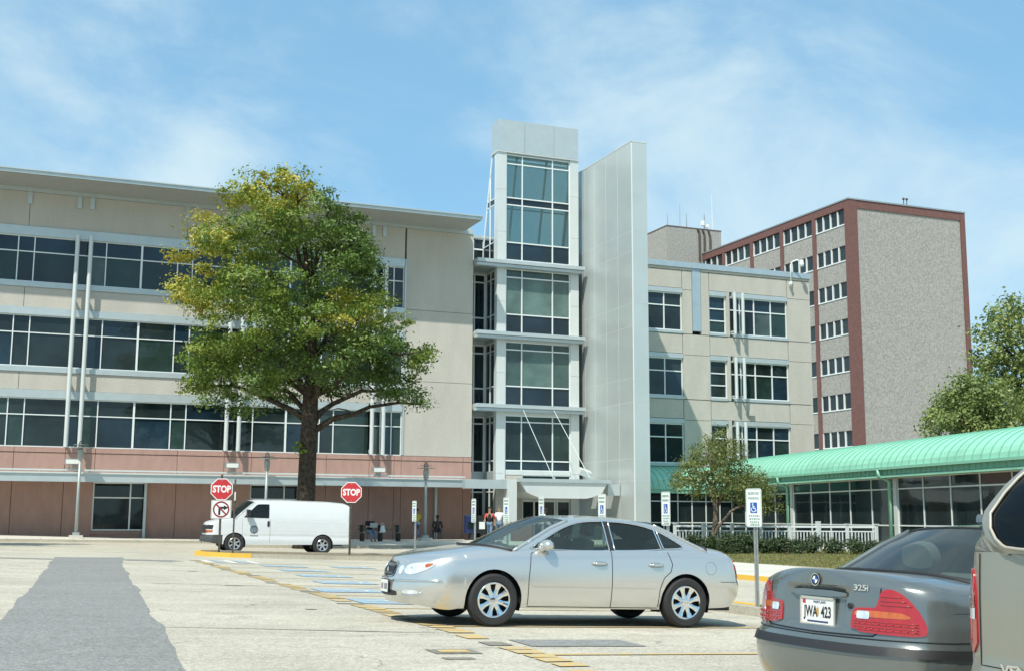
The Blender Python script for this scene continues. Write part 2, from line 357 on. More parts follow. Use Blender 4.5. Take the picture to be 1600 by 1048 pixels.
for k, (x, y) in enumerate(((5.75, 19.5), (5.85, 22.7), (6.6, 25.9), (6.9, 29.1), (7.1, 32.3), (7.2, 35.4), (9.3, 35.6))):
    drape('bay_symbol', rect(x-.6, x+.6, y-.6, y+.6), .010, M_BLUE, .5)
    ring = [(x+.1+.3*math.cos(a), y-.08+.3*math.sin(a)) for a in linsp(-2.6, 2.2, 14)]
    ring += [(x+.1+.22*math.cos(a), y-.08+.22*math.sin(a)) for a in linsp(2.2, -2.6, 14)]
    drape('bay_symbol', ring, .014, M_WWHITE, .3)
    drape('bay_symbol', rect(x-.38, x+.02, y+.02, y+.10), .0155, M_WWHITE, .3)
for i in range(5):
    drape('hatch_line', rect(5.3+.35*i, 5.5+.35*i, 37.2, 39.4), .009, M_BLUE if i % 2 else M_WWHITE, .5)

# pavements and kerbs ------------------------------------------------
def raised(name, poly, h, m, hk=None, base=gz, kw=.16, mk=None, nose=None):
    """raised slab: top sheet plus a kerb of separate stones round the street side"""
    v, f = tri2d(poly, 1.0)
    b = MB(); b.add([(x, y, base(x, y)+h) for x, y in v], f); return tag(b.build(name, m), kind='structure')
def kerb(path, h, m, parent, inner=.16, base=gz, L_=3.0, name='kerb_stone'):
    """kerb stones along a path; inner side is to the left of travel"""
    for i in range(len(path)-1):
        a = Vector(path[i]); c = Vector(path[i+1]); n = max(1, round((c-a).length/L_))
        for k in range(n):
            p = a+(c-a)*(k/n); q = a+(c-a)*((k+1)/n); d = (q-p).normalized(); nn = Vector((-d.y, d.x)); p = p+d*.006; q = q-d*.006
            ring = [(p, 0), (q, 0), (q, inner), (p, inner)]
            vs = [((o+nn*s).x, (o+nn*s).y, base(o.x, o.y)-.1) for o, s in ring]+[((o+nn*(s if s else .02)).x, (o+nn*(s if s else .02)).y, base(o.x, o.y)+h) for o, s in ring]
            MB().add(vs, [(3, 2, 1, 0), (4, 5, 6, 7), (0, 1, 5, 4), (1, 2, 6, 5), (2, 3, 7, 6), (3, 0, 4, 7)]).build(name, m, parent)
def wz(x, y):                                # pavement level: climbs a little to the left building
    return gz(x, y)+.12+(.17*sm(8, -4, x)*sm(61, 68, y) if y > 55 else 0)
walk = raised('sidewalk', [(-30, 62.5), (8.6, 62.5), (9.6, 55.2), (32.2, 54.6), (36.2, 58), (36.2, 71.5), (-30, 71.5)], 0, M_CONC, base=wz)
kerb([(-30, 62.34), (8.5, 62.34), (9.45, 55.04), (32.3, 54.44)], .125, M_KERB, walk)
# sidewalk joints
jm = mat('joint_line', (.20, .185, .16), .9)
b = MB()
for x in linsp(-8, 31, 27): b.box(x-.012, x+.012, (62.6 if x < 9.7 else 55.3), 67.9, 0, .0005)
b.v = [(x, y, wz(x, y)+.003+z) for x, y, z in b.v]; tag(b.build('expansion_joint', jm, walk), kind='stuff')
# island with the stop signs
isl = [(6.9, 43.0), (14.5, 42.6), (17.0, 41.0), (17.3, 44.6), (14.5, 45.9), (6.9, 46.3), (6.15, 45.6), (5.9, 44.6), (6.2, 43.6)]
isle = raised('traffic_island', [(6.9, 43.1), (14.5, 42.7), (16.9, 41.2), (17.2, 44.6), (14.5, 45.8), (6.9, 46.2), (6.25, 45.5), (6.0, 44.6), (6.3, 43.7)], .13, M_MULCH)
kerb([(7.6, 42.92), (14.5, 42.55), (17.0, 40.95)], .145, M_KERB, isle)
kerb([(17.3, 44.7), (14.5, 45.98), (6.9, 46.35)], .145, M_KERB, isle)
kerb([(6.85, 46.35), (6.1, 45.6), (5.85, 44.6), (6.2, 43.5), (6.85, 42.98), (7.6, 42.92)], .15, M_YKERB, isle, L_=.8)
# kerbed strip at the head of the stalls, its far edge painted yellow
med = raised('stall_median', [(11.12, 7.0), (11.75, 7.0), (11.75, 38.0), (11.12, 38.0)], .13, M_KERB)
kerb([(11.1, 38.0), (11.1, 7.0)], .142, M_KERB, med, inner=.15)
kerb([(11.77, 7.0), (11.77, 38.0)], .150, M_YKERB, med, inner=.18)
# landscaped corner on the right
def lz(x, y): return gz(x, y)+.12+.05*sm(22, 32, x)
GW = [(18.3, 3), (23.6, 3), (23.2, 40), (20.5, 54.4), (18.3, 54.4)]
rw = raised('walkway', GW, 0, M_CONC, base=lz)
kerb([(18.14, 54.0), (18.14, 3)], .128, M_YKERB, rw)
lawn = raised('lawn', [(23.61, 3), (60, 3), (60, 66), (36.3, 66), (36.3, 57.9), (32.3, 54.4), (20.51, 54.4), (23.21, 40)], 0, M_LAWN, base=lz)
kerb([(32.3, 54.42), (18.3, 54.42)], .10, M_KERB, rw)
# grass blades on the lawn strip in view
def blades(name, area, n, h, cols, base, seed=1, parent=None):
    r = random.Random(seed); v = []; f = []
    x0, x1, y0, y1 = area
    for i in range(n):
        x = r.uniform(x0, x1); y = r.uniform(y0, y1)
        if not base(x, y): continue
        z = lz(x, y); a = r.uniform(0, 6.28); hh = h*r.uniform(.5, 1.3); wd = .012; lx = r.uniform(-.04, .04); ly = r.uniform(-.04, .04)
        o = len(v); v += [(x-wd*math.cos(a), y-wd*math.sin(a), z), (x+wd*math.cos(a), y+wd*math.sin(a), z), (x+lx, y+ly, z+hh)]; f.append((o, o+1, o+2))
    b = MB(); b.add(v, f); return tag(b.build(name, cols, parent), 'short dry grass on the lawn strip in front of the hedge', 'grass', kind='stuff')
M_GRASS = mat('dry_grass', (.20, .175, .07), .9, 0, 0, 1.3, 0, 10, .2, col2=(.11, .14, .04), lo=.38, hi=.6)
blades('grass', (21.5, 38, 28, 52), 60000, .055, M_GRASS, lambda x, y: x > 23.3-(y-40)*.19 if y > 40 else x > 23.3, 3)
# ------------------------------------------------------------------ left building
YF = 68.0
LB = thing('office_building', 'long beige precast building with three ribbon window rows and pink base', 'building', (-14, YF, 0))
XE = 24.9
bx('core', M_DARK, LB, -13.9, XE-.05, YF+.42, 84, .0, 18.5)
bx('end_wall', M_BEIGE, LB, XE-.05, XE, YF+.3, 84, .0, 18.55)
bx('roof_deck', M_SOFFIT, LB, -14, XE-.1, YF+.5, 84, 18.5, 18.62)
def panel(name, m, root, x0, x1, z0, z1, y=YF, t=.30, g=.012):
    return bx(name, m, root, x0+g, x1-g, y, y+t, z0+g, z1-g)
def window(root, cols, rows, y, mats, fw=.055, thick=(), depth=.10, name='window', label=None, head=True, seed=0):
    """a window: frame of mullions and transoms, each pane its own sheet"""
    f = MB(); x0, x1 = cols[0], cols[-1]; z0, z1 = rows[0], rows[-1]
    for i, x in enumerate(cols):
        ww = fw*(1.9 if i in thick else 1.0); f.box(x-ww/2, x+ww/2, y-.02, y+depth, z0, z1)
    for z in rows:
        f.box(x0-fw/2, x1+fw/2, y-.017, y+depth-.003, z-fw/2, z+fw/2)
    w_ = f.build(name, M_MULL, root); r = random.Random(seed*77+int(x0*10)+int(z0*100))
    for i in range(len(cols)-1):
        for j in range(len(rows)-1):
            m = mats[j] if isinstance(mats, (list, tuple)) else mats
            if callable(m): m = m(r, i, j)
            b = MB(); t1 = r.uniform(-.006, .006); t2 = r.uniform(-.006, .006)
            xa, xb, za, zb = cols[i]+fw/2-.01, cols[i+1]-fw/2+.01, rows[j]+fw/2-.01, rows[j+1]-fw/2+.01
            yy = y+.045
            b.add([(xa, yy+t1, za), (xb, yy-t1, za), (xb, yy-t1+t2, zb), (xa, yy+t1+t2, zb), (xa, yy+.03+t1, za), (xb, yy+.03-t1, za), (xb, yy+.03-t1+t2, zb), (xa, yy+.03+t1+t2, zb)],
                  [(0, 1, 2, 3), (7, 6, 5, 4), (0, 4, 5, 1), (1, 5, 6, 2), (2, 6, 7, 3), (3, 7, 4, 0)])
            b.build('pane', m, w_)
    return w_
M_PANEL = pane_mat('window_pane_reflect', (.06, .085, .078), 1.5, .5)  # paler pane colour stands in for lighter reflections on some windows
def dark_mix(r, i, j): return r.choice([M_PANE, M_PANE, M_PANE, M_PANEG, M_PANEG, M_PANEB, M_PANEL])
def top_blue(r, i, j): return r.choice([M_PANEB, M_PANEB, M_PANE])
ROWS = [(5.03, 7.55, 8.0), (9.25, 11.93, 12.35), (13.75, 16.2, 16.72)]
MOD = 8.27
poles = [2.0+MOD*k for k in range(-2, 3)]
for ri, (z0, z1, zh) in enumerate(ROWS):
    for p in poles:
        cols = [p, p+.72, p+1.55, p+3.42, p+5.35, p+6.16, p+MOD]
        if p > 18: cols = [p, p+.69, p+1.35, p+1.95]
        if p < -14: cols = [-13.9, p+3.42, p+5.35, p+6.16, p+MOD]
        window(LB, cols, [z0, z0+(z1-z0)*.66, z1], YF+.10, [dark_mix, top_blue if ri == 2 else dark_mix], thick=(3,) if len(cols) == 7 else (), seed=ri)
    bx('window_head', M_ALU, LB, -14, 20.56, YF-.05, YF+.30, z1+.03, zh)
    if ri: bx('window_sill', M_ALU, LB, -14, 20.56, YF-.07, YF+.30, z0-.31, z0-.03)
bx('window_jamb', M_ALU, LB, 20.53, 20.62, YF-.05, YF+.3, 9.22, 16.72); bx('window_jamb', M_ALU, LB, 20.53, 20.62, YF-.05, YF+.3, 5.03, 8.0)
SJ = [-14, -8.75, -.47, 7.79, 16.06, 20.53]
for z0, z1 in ((8.0, 8.94), (12.35, 13.44)):
    for a, c in zip(SJ[:-1], SJ[1:]): panel('spandrel_panel', M_BEIGE, LB, a, c, z0, z1)
for a, c in zip(SJ[:-1], SJ[1:]): panel('wall_panel', M_BEIGE, LB, a, c, 16.72, 18.62)
for z0, z1 in ((5.0, 9.42), (9.42, 13.68), (13.68, 18.62)): panel('wall_panel', M_BEIGE, LB, 20.62, XE, z0, z1)
PJ = sorted([x+MOD*k for k in range(-2, 3) for x in (-.47, 2.05, 3.55) if x+MOD*k < 20.3 and x+MOD*k > -14])
PJ = [-14]+PJ+[20.52, 24.36, XE]
GW1 = (3.55, 6.23)
for a, c in zip(PJ[:-1], PJ[1:]):
    panel('base_cap', M_PINK, LB, a, c, 4.72, 5.0, YF-.03)
    wins = None
    if abs(a-3.55) < .02: wins = (3.58, 6.22)
    if abs(a-11.82) < .02: wins = (11.85, 14.5)
    if wins:
        panel('base_panel', M_PINK, LB, a, c, 3.22, 4.72); panel('base_panel', M_PINK, LB, wins[1]+.02, c, -.2, 3.22)
        bx('base_panel', M_PINK, LB, a+.012, wins[1]+.02, YF, YF+.3, -.2, .62)
        window(LB, [wins[0], wins[0]+1.88, wins[1]], [.70, 2.40, 3.18], YF+.12, M_PANE, .07)
        bx('window_sill', M_PINK, LB, wins[0]-.08, wins[1]+.1, YF-.06, YF+.2, .50, .64)
    else: panel('base_panel', M_PINK, LB, a, c, -.2, 4.72)
# metal strip and hanging brackets under the eave
bx('eave_strip', M_ALU, LB, -14, XE-.05, YF-.06, YF+.3, 18.62, 18.98)
for k in range(-1, 3):
    for x in (-.5, 2.02, 2.68):
        X = x+MOD*k
        if -14 < X < 22: bx('eave_bracket', M_ALU, LB, X-.11, X+.11, YF-.10, YF, 17.95, 18.6)
ev = MB(); ev.box(-14, 24.4, 65.15, 65.23, 18.86, 19.05); ev.build('eave_fascia', M_ALU, LB)
bx('eave_soffit', M_SOFFIT, LB, -14, 24.36, 65.24, YF-.07, 18.84, 18.94)
bx('eave_roof', M_ALU, LB, -14, 24.36, 65.24, 70, 18.98, 19.10)
bx('eave_drip', M_ALU, LB, -14, 24.44, 65.08, 65.17, 19.03, 19.09)
# standing tubes in pairs
for k, p in enumerate(poles[1:]):
    for x in (p+.02, p+.70):
        b = MB(); b.tube([(x, YF-.52, 5.0), (x, YF-.52, 16.35)], .115, 14); t = b.build('standing_tube', M_ALUW, LB, True, sharp=40)
        for z in (5.2, 8.45, 12.9, 16.1):
            MB().box(x-.05, x+.05, YF-.45, YF, z-.1, z+.1).build('tube_bracket', M_ALU, t)
# covered walk along the base
cw = thing('walkway_canopy', 'long flat grey metal canopy along the pink base', 'canopy', (-14, 65.2, 3))
bx('fascia', M_ALU, cw, -14, 24.2, 65.15, 65.4, 3.14, 3.60)
bx('roof_sheet', M_ALU, cw, -14, 24.2, 65.41, YF-.04, 3.38, 3.50)
bx('top_rail', M_ALUW, cw, -14, 23.6, 65.48, 65.56, 3.70, 3.78)
bx('gutter_lip', M_ALUW, cw, -14, 24.2, 65.08, 65.15, 3.55, 3.62)
for k in range(17):
    x = -13+k*2.3
    if x < 23: bx('rail_post', M_ALU, cw, x-.03, x+.03, 65.49, 65.55, 3.5, 3.7)
for x in (-10.4, -2.1, 6.2, 14.5, 22.6):
    bx('support_post', M_ALU, cw, x-.07, x+.07, 67.7, 67.84, 0, 3.38)

# ------------------------------------------------------------------ entrance tower
TW = thing('entrance_tower', 'slim glazed entrance tower with pale piers and a plain metal cap', 'tower', (26.4, 68, 0))
M_CLEAR = glass_mat('clear_tower_glass', (.66, .78, .76), .16, 0.0, 1.5, .30)
M_BLIND = pane_mat('blind_pane', (.095, .150, .132), 1.6)
M_BLIND2 = pane_mat('half_blind_pane', (.045, .080, .072), 1.6)
TC = [27.04, 28.12, 30.20, 31.38]
X1, X2 = 26.42, 31.98
for x0, x1 in ((X1, 27.02), (31.40, X2)):
    for z0, z1 in ((0, 4.1), (4.1, 7.95), (7.95, 10.2), (10.2, 12.35), (12.35, 14.6), (14.6, 16.8), (16.8, 19.0), (19.0, 21.7), (21.7, 24.15)):
        panel('pier_panel', M_ALUW, TW, x0, x1, z0, z1, YF-.10, .45, .006)
window(TW, TC, [17.25, 18.37, 20.77, 21.23, 23.42, 24.0], YF, [M_SPANDREL, M_CLEAR, M_SPANDREL, M_CLEAR, M_CLEAR], .07, seed=1)
window(TW, TC, [12.63, 13.84, 16.16, 16.66], YF, [M_SPANDREL, M_BLIND, M_BLIND2], .07, seed=2)
window(TW, TC, [8.17, 9.40, 11.65, 12.12], YF, [M_SPANDREL, lambda r, i, j: (M_BLIND2, M_BLIND, M_BLIND2)[i], M_BLIND2], .07, seed=3)
window(TW, TC, [4.28, 4.87, 7.22, 7.6], YF, [M_SPANDREL, lambda r, i, j: (M_PANE, M_PANE, M_PANEG)[i], M_PANEG], .07, seed=4)
for z0, z1 in ((16.66, 17.24), (12.12, 12.62), (7.62, 8.16), (4.02, 4.27)):
    bx('floor_band', M_ALUW, TW, 27.02, 31.40, YF-.02, YF+.3, z0, z1)
bx('core', M_DARK, TW, X1+.7, X2-.02, YF+.9, 76, 2.9, 16.9); bx('top_floor', M_SOFFIT, TW, X1+.1, X2-.1, YF+.2, 70.6, 16.9, 17.05)
# stepped ledges wrapping to the link
for z in (16.66, 12.22, 7.80):
    bx('ledge', M_ALU, TW, 24.93, 32.16, 67.30, 67.86, z+.20, z+.42); bx('ledge', M_ALU, TW, 24.93, 32.10, 67.42, 67.85, z, z+.18)
    bx('ledge_return', M_ALU, TW, 24.93, 26.40, 67.86, 70.1, z+.1, z+.40)
# sloping back of the top two floors, glazed on all sides
SB = [(24.1, 68.95), (20.9, 69.75), (18.6, 70.35), (17.05, 70.75)]
def yb(z): return 68.95+(24.1-z)*(1.8/7.05)
f = MB()
for x in (X1+.06, 28.12, 30.2, X2-.06): f.bar((x, yb(17.05), 17.05), (x, yb(24.1), 24.1), .12, .12)
for z in (17.1, 18.4, 21.0, 23.9): f.bar((X1+.05, yb(z), z), (X2-.05, yb(z), z), .08, .08)
fr = f.build('sloped_frame', M_MULL, TW)
for xa, xb in ((X1+.12, 28.06), (28.18, 30.14), (30.26, X2-.12)):
    for za, zb in ((17.15, 18.36), (18.44, 20.96), (21.04, 23.85)):
        MB().add([(xa, yb(za), za), (xb, yb(za), za), (xb, yb(zb), zb), (xa, yb(zb), zb)], [(0, 1, 2, 3)]).build('pane', M_CLEAR, fr)
for X in (X1+.03, X2-.03):
    f = MB(); f.bar((X, 68.4, 17.05), (X, 68.4, 24.1), .06)
    for z in (17.1, 18.4, 20.8, 21.2): f.bar((X, 68.3, z), (X, yb(z), z), .06)
    f.bar((X, 69.25, 17.1), (X, 69.25, 22.9), .06)
    sf = f.build('side_frame', M_MULL, TW)
    for za, zb, m in ((17.1, 18.4, M_SPANDREL), (18.4, 20.8, M_CLEAR), (20.8, 21.2, M_SPANDREL), (21.2, 23.9, M_CLEAR)):
        MB().add([(X, 68.4, za), (X, yb(za), za), (X, yb(zb), zb), (X, 68.4, zb)], [(0, 1, 2, 3)]).build('pane', m, sf)
# cap
for x0, x1 in ((26.42, 28.22), (28.22, 30.24), (30.24, 31.96)): panel('cap_panel', M_ALU, TW, x0, x1, 24.17, 26.22, YF-.16, .06, .008)
bx('cap_box', M_ALU, TW, 26.43, 31.95, YF-.095, 69.0, 24.16, 26.20)
bx('cap_edge', M_ALUW, TW, 26.36, 32.0, YF-.18, 69.02, 24.10, 24.16)
# glazed left side below and recessed link to the long building
def side_window(root, X, ys, zs, mats, fw=.07):
    f = MB()
    for y in ys: f.box(X-.02, X+.08, y-fw/2, y+fw/2, zs[0], zs[-1])
    for z in zs: f.box(X-.017, X+.077, ys[0], ys[-1], z-fw/2, z+fw/2)
    w_ = f.build('side_window', M_MULL, root)
    for i in range(len(ys)-1):
        for j in range(len(zs)-1): bx('pane', mats[j % len(mats)], w_, X+.03, X+.05, ys[i]+.03, ys[i+1]-.03, zs[j]+.03, zs[j+1]-.03)
for zs in ((12.63, 13.84, 16.1, 16.6), (8.17, 9.4, 11.6, 12.1), (4.2, 4.87, 7.2, 7.6), (.2, 3.0, 3.6)):
    side_window(TW, 26.5, [68.42, 69.2, 70.0], zs, [M_SPANDREL, M_PANEG, M_PANEG] if zs[0] > 1 else [M_PANE])
    window(TW, [24.95, 25.75, 26.45], list(zs), 70.1, [M_SPANDREL, M_PANE, M_PANE] if zs[0] > 1 else [M_PANE, M_PANE], .09)
    bx('link_band', M_ALU, TW, 24.93, 26.5, 70.08, 70.35, zs[-1]+.04, zs[-1]+.62); bx('side_band', M_ALU, TW, 26.48, 26.9, 68.36, 70.08, zs[-1]+.04, zs[-1]+.62)
window(TW, [24.95, 25.75, 26.45], [17.3, 18.3, 19.0], 70.4, M_PANE, .09)
bx('link_core', M_DARK, TW, 24.95, 27.1, 70.6, 76, 0, 18.9)
bx('link_roof', M_ALU, TW, 24.93, 26.4, 70.3, 76, 19.02, 19.2)
# ground floor entrance
bx('entrance_wall', M_BEIGE, TW, 27.03, 28.2, YF+.0, YF+.3, 0, 4.0); bx('entrance_wall', M_ALUW, TW, 28.2, 31.4, YF+.02, YF+.3, 2.5, 3.05)
window(TW, [28.2, 30.36, 31.4], [3.05, 3.3, 4.0], YF+.05, M_PANE, .07)
dw = window(TW, [28.24, 29.02, 29.55, 30.4, 30.55, 31.4], [.14, 2.46], YF+.1, lambda r, i, j: M_PANE if i != 1 else M_DARK, .10, name='sliding_door')
bx('door_sensor', M_BLACK, dw, 29.35, 29.5, YF-.05, YF+.02, 2.72, 2.82)

# entrance canopy on its post
EC = thing('entrance_canopy', 'white entrance canopy with curved underside hung from two rods', 'canopy', (26, 64, 3))
bx('post', M_ALUW, EC, 25.32, 25.88, 63.2, 63.8, 0.05, 3.6)
b = MB(); n = 16
pr = []
for k in range(n+1):
    t = k/n; x = 26.0+5.4*t; z = 3.42-1.05*max(0, math.sin(math.pi*min(1, max(0, .04+.92*t))))**.55 if 0 < k < n else 3.42
    pr.append((x, max(2.55, z)))
for y0, y1 in ((62.9, 66.4),):
    lo = [[(x, y0, z) for x, z in pr], [(x, y1, z) for x, z in pr]]; b.grid(lo, True)
    b.grid([[(x, y0, 3.44) for x, z in pr], [(x, y0, z) for x, z in pr]], True); b.grid([[(x, y1, z) for x, z in pr], [(x, y1, 3.44) for x, z in pr]], True)
b.build('curved_soffit', M_ALUW, EC)
bx('deck', M_ALU, EC, 25.85, 31.6, 62.8, 66.5, 3.44, 3.64)
bx('beam', M_ALU, EC, 22.8, 25.85, 63.3, 63.7, 3.05, 3.55); bx('beam', M_ALU, EC, 31.6, 32.38, 63.2, 63.8, 2.75, 3.4)
bx('link_roof', M_ALU, EC, 24.22, 32.3, 66.52, 67.8, 3.40, 3.56); bx('link_roof', M_ALU, EC, 24.22, 25.8, 63.75, 66.5, 3.40, 3.54)
for p, q in (((27.97, 67.3, 7.86), (28.6, 64.2, 3.64)), ((30.01, 67.3, 7.9), (31.0, 64.2, 3.64))):
    b = MB(); b.tube([p, q], .020, 8); b.sphere(p, .06, 8, 6); b.box(q[0]-.06, q[0]+.06, q[1]-.06, q[1]+.06, q[2]-.02, q[2]+.14); b.build('hanger_rod', M_ALU, EC)

# ------------------------------------------------------------------ tall white slab wall
SW = thing('slab_wall', 'tall pale metal panelled slab wall standing beside the entrance tower', 'wall', (32.4, 62, 0))
SX0, SX1, SY0, SY1, SZ = 32.42, 33.46, 61.5, 69.3, 23.6
M_SLAB = mat('slab_panel', (.54, .585, .57), .30, .35, .04, .5)
M_JOINT = mat('pale_joint', (.66, .69, .68), .6)
bx('core', M_JOINT, SW, SX0+.006, SX1-.006, SY0-.004, SY1, 0, SZ-.05)
hz = [0]+[onX(985, y, SX0).z for y in (750, 716, 628, 590, 510, 475, 393, 361)]+[SZ]
ysl = [SY0, 63.3, 64.9, 66.5, 67.9, SY1]
for z0, z1 in zip(hz[:-1], hz[1:]):
    for y0, y1 in zip(ysl[:-1], ysl[1:]): bx('metal_panel', M_SLAB, SW, SX0, SX0+.06, y0+.016, y1-.016, z0+.016, z1-.016)
    bx('metal_panel', M_SLAB, SW, SX0+.07, SX1, SY0-.01, SY0+.06, z0+.008, z1-.008)
    bx('metal_panel', M_SLAB, SW, SX1-.055, SX1, SY0+.07, SY1, z0+.008, z1-.008)
bx('coping', M_ALUW, SW, SX0-.01, SX1+.01, SY0-.02, SY1, SZ, SZ+.06)

# ------------------------------------------------------------------ right wing
YR = 69.5; RS = YR/71.0
def rX(x): return x*RS
def rZ(z): return EYE+(z-EYE)*RS
RB = thing('office_wing', 'beige precast wing with blue-grey parapet behind the white slab', 'building', (34, YR, 0))
M_BLUEM = mat('blue_grey_metal', (.38, .47, .52), .4, .3, .05, 2)
XR1 = 50.7
bx('core', M_DARK, RB, 33.5, XR1-.1, YR+.35, 86, 0, 17.9); bx('side_wall', M_BEIGE, RB, XR1-.1, XR1, YR+.26, 86, 0, 18.1)
bx('parapet', M_BLUEM, RB, 33.5, XR1+.02, YR-.12, YR+.4, 18.14, 18.52); bx('parapet_return', M_BLUEM, RB, XR1-.3, XR1+.02, YR+.41, 86, 18.14, 18.50)
bx('roof_deck', M_SOFFIT, RB, 33.6, XR1-.3, YR+.4, 86, 17.95, 18.2)
bx('cornice', M_BEIGE, RB, 33.5, 41.16, YR-.05, YR+.25, 17.98, 18.13); bx('cornice', M_BEIGE, RB, 41.84, XR1, YR-.05, YR+.25, 17.98, 18.13)
bx('blue_strip', M_BLUEM, RB, 41.18, 41.82, YR-.02, YR+.25, 13.88, 18.13)
rows = [(5.07, 7.62), (9.5, 11.97), (13.88, 16.36)]
cx0 = [33.5, 37.3, 40.4, 41.17]; 
zb = [0, 3.8, 5.03]
def rwin(x0, x1, z0, z1, cols, name='window', tr=.66, extra=None):
    rs = [z0, z0+(z1-z0)*tr, z1] if not extra else [z0, z0+(z1-z0)*.33, z0+(z1-z0)*.66, z1]
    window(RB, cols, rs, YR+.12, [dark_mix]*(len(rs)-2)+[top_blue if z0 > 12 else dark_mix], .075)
    bx('window_head', M_ALU, RB, x0-.02, x1+.02, YR-.03, YR+.25, z1+.04, z1+.34); bx('window_sill', M_ALU, RB, x0-.02, x1+.02, YR-.05, YR+.25, z0-.22, z0-.04)
for i, (z0, z1) in enumerate(rows):
    rwin(37.3, 40.38, z0, z1, [37.32, 39.05, 40.36])
    rwin(42.5, 43.8, z0, z1, [42.53, 43.78], extra=True)
    rwin(44.3, 48.75, z0, z1, [44.12, 44.95, 46.1, 47.45, 48.73])
    bx('wall_panel', M_BEIGE, RB, 43.83, 44.09, YR, YR+.25, z0-.2, z1+.36)
    zt = rows[i+1][0]-.24 if i < 2 else 17.96
    for x0, x1 in ((33.5, 37.28), (37.3, 40.38), (40.40, 41.16 if i == 2 else 42.48), (41.84 if i == 2 else 42.5, 48.75), (48.78, XR1)):
        full = x0 in (33.5, 40.40, 48.78)
        if x0 == 41.84: panel('wall_panel', M_BEIGE, RB, 41.84, 42.48, z0-.22, zt, YR, .25, .014); panel('wall_panel', M_BEIGE, RB, 42.5, 48.75, z1+.36, zt, YR, .25, .014); continue
        if full: panel('wall_panel', M_BEIGE, RB, x0, x1, z0-.22, z1+.28, YR, .25, .014); panel('wall_panel', M_BEIGE, RB, x0, x1, z1+.28, zt, YR, .25, .014)
        else: panel('wall_panel', M_BEIGE, RB, x0, x1, z1+.36, zt, YR, .25, .014)
for x0, x1 in ((33.5, 40.38), (40.4, XR1)): panel('base_panel', M_PINK, RB, x0, x1, 0, 4.84, YR, .25, .014)
for x in (44.16, 44.80):
    for z0, z1 in rows:
        b = MB(); b.tube([(x, YR-.55, z0-.1), (x, YR-.55, z1+.25)], .115, 12); t = b.build('standing_tube', M_ALUW, RB, True, sharp=40)
        for z in (z0+.1, z1): MB().box(x-.04, x+.04, YR-.48, YR+.1, z-.06, z+.06).build('tube_bracket', M_ALU, t)
bx('vent_box', M_BEIGE, RB, 45.35, 45.72, YR-.22, YR, 8.35, 8.72)
rc = thing('roof_camera', 'white security camera on a hooked mast above the parapet', 'camera', (48.9, YR-.3, 17.6))
MB().tube([(48.95, YR-.3, 17.5), (48.95, YR-.3, 18.95), (49.03, YR-.4, 19.2), (49.25, YR-.6, 19.3), (49.5, YR-.75, 19.2)], .05, 8).build('mast', M_WHITE, rc, True)
MB().sphere((49.55, YR-.78, 19.0), (.16, .16, .2), 12, 8).box(49.46, 49.64, YR-.87, YR-.69, 19.1, 19.28).build('dome', M_WHITE, rc, True)
MB().box(48.88, 49.02, YR-.36, YR-.13, 17.6, 17.8).build('bracket', M_WHITE, rc)

# ------------------------------------------------------------------ tall tower block far right
M_PEBBLE = mat('pebble_dash', (.25, .245, .225), .95, 0, 0, 5.5, .5, 8, .2, col2=(.40, .39, .36), lo=.36, hi=.64, detail=12)
M_BROWN = mat('brown_brick_frame', (.155, .075, .066), .85, 0, .12, 5)
TB = thing('tower_block', 'tall grey pebble-dash block with brown frame and window strips', 'building', (74.3, 95.1, 0))
TX0, TX1, TY0, TY1, TZ = 74.3, 89.0, 95.1, 152.0, 32.85
bx('core', M_DARK, TB, TX0+.5, TX1-.3, TY0+.4, TY1, 0, TZ-.3)
bx('end_panel', M_PEBBLE, TB, TX0+1.05, TX1-.62, TY0+.12, TY0+.4, 0, TZ-.85)
bx('corner_pier', M_BROWN, TB, TX0, TX0+1.04, TY0, TY0+.7, 0, TZ-.05); bx('corner_pier', M_BROWN, TB, TX1-.6, TX1, TY0, TY0+.6, 0, TZ-.05)
bx('roof_band', M_BROWN, TB, TX0+1.05, TX1-.62, TY0+.02, TY0+.5, TZ-.84, TZ-.05); bx('roof_band', M_BROWN, TB, TX0, TX0+.5, TY0+.72, TY1, TZ-.80, TZ-.05)
bx('right_wall', M_PEBBLE, TB, TX1-.28, TX1-.02, TY0+.62, TY1, 0, TZ-.06)
bx('roof_edge', M_STEEL, TB, TX0-.06, TX1+.06, TY0-.06, TY1, TZ-.04, TZ+.10)
wr = [(30.42-3.665*k, 31.95-3.665*k) for k in range(8)]
pY = [TY0+.72, 100.85, 106.6, 112.4, 118.2, 124.0, 129.8, 135.6, 141.4]
for i, y in enumerate(pY[1:]): bx('brown_pier', M_BROWN, TB, TX0, TX0+.5, y-.28, y+.28, 0, TZ-.82)
for i in range(len(pY)-1):
    y0 = pY[i]+(.28 if i else 0); y1 = pY[i+1]-.28
    for k, (z0, z1) in enumerate(wr):
        zt = wr[k-1][0] if k else TZ-.82
        bx('spandrel_panel', M_PEBBLE, TB, TX0+.12, TX0+.45, y0+.01, y1-.01, z1+.04, zt-.05) if k else None
        f = MB(); n = 4
        for q in range(n+1):
            y = y0+(y1-y0)*q/n; f.box(TX0+.10, TX0+.35, y-.055, y+.055, z0, z1)
        f.box(TX0+.06, TX0+.36, y0, y1, z0-.06, z0+.05)
        w_ = f.build('window', M_MULL, TB)
        for q in range(n): bx('pane', M_PANE, w_, TX0+.26, TX0+.29, y0+(y1-y0)*q/n+.05, y0+(y1-y0)*(q+1)/n-.05, z0+.05, z1)
tag_g = 'roof antennas'
PH = thing('penthouse', 'grey pebble-dash rooftop plant room with cable runs', 'building', (70, 122, 31))
pa, pb_, pc = atD(1042, 352, 140), atD(1127, 360, 140), atD(1012, 368, 148)
PXY = [(69.5, 123.0), (75.6, 123.0), (75.6, 132), (69.5, 132)]
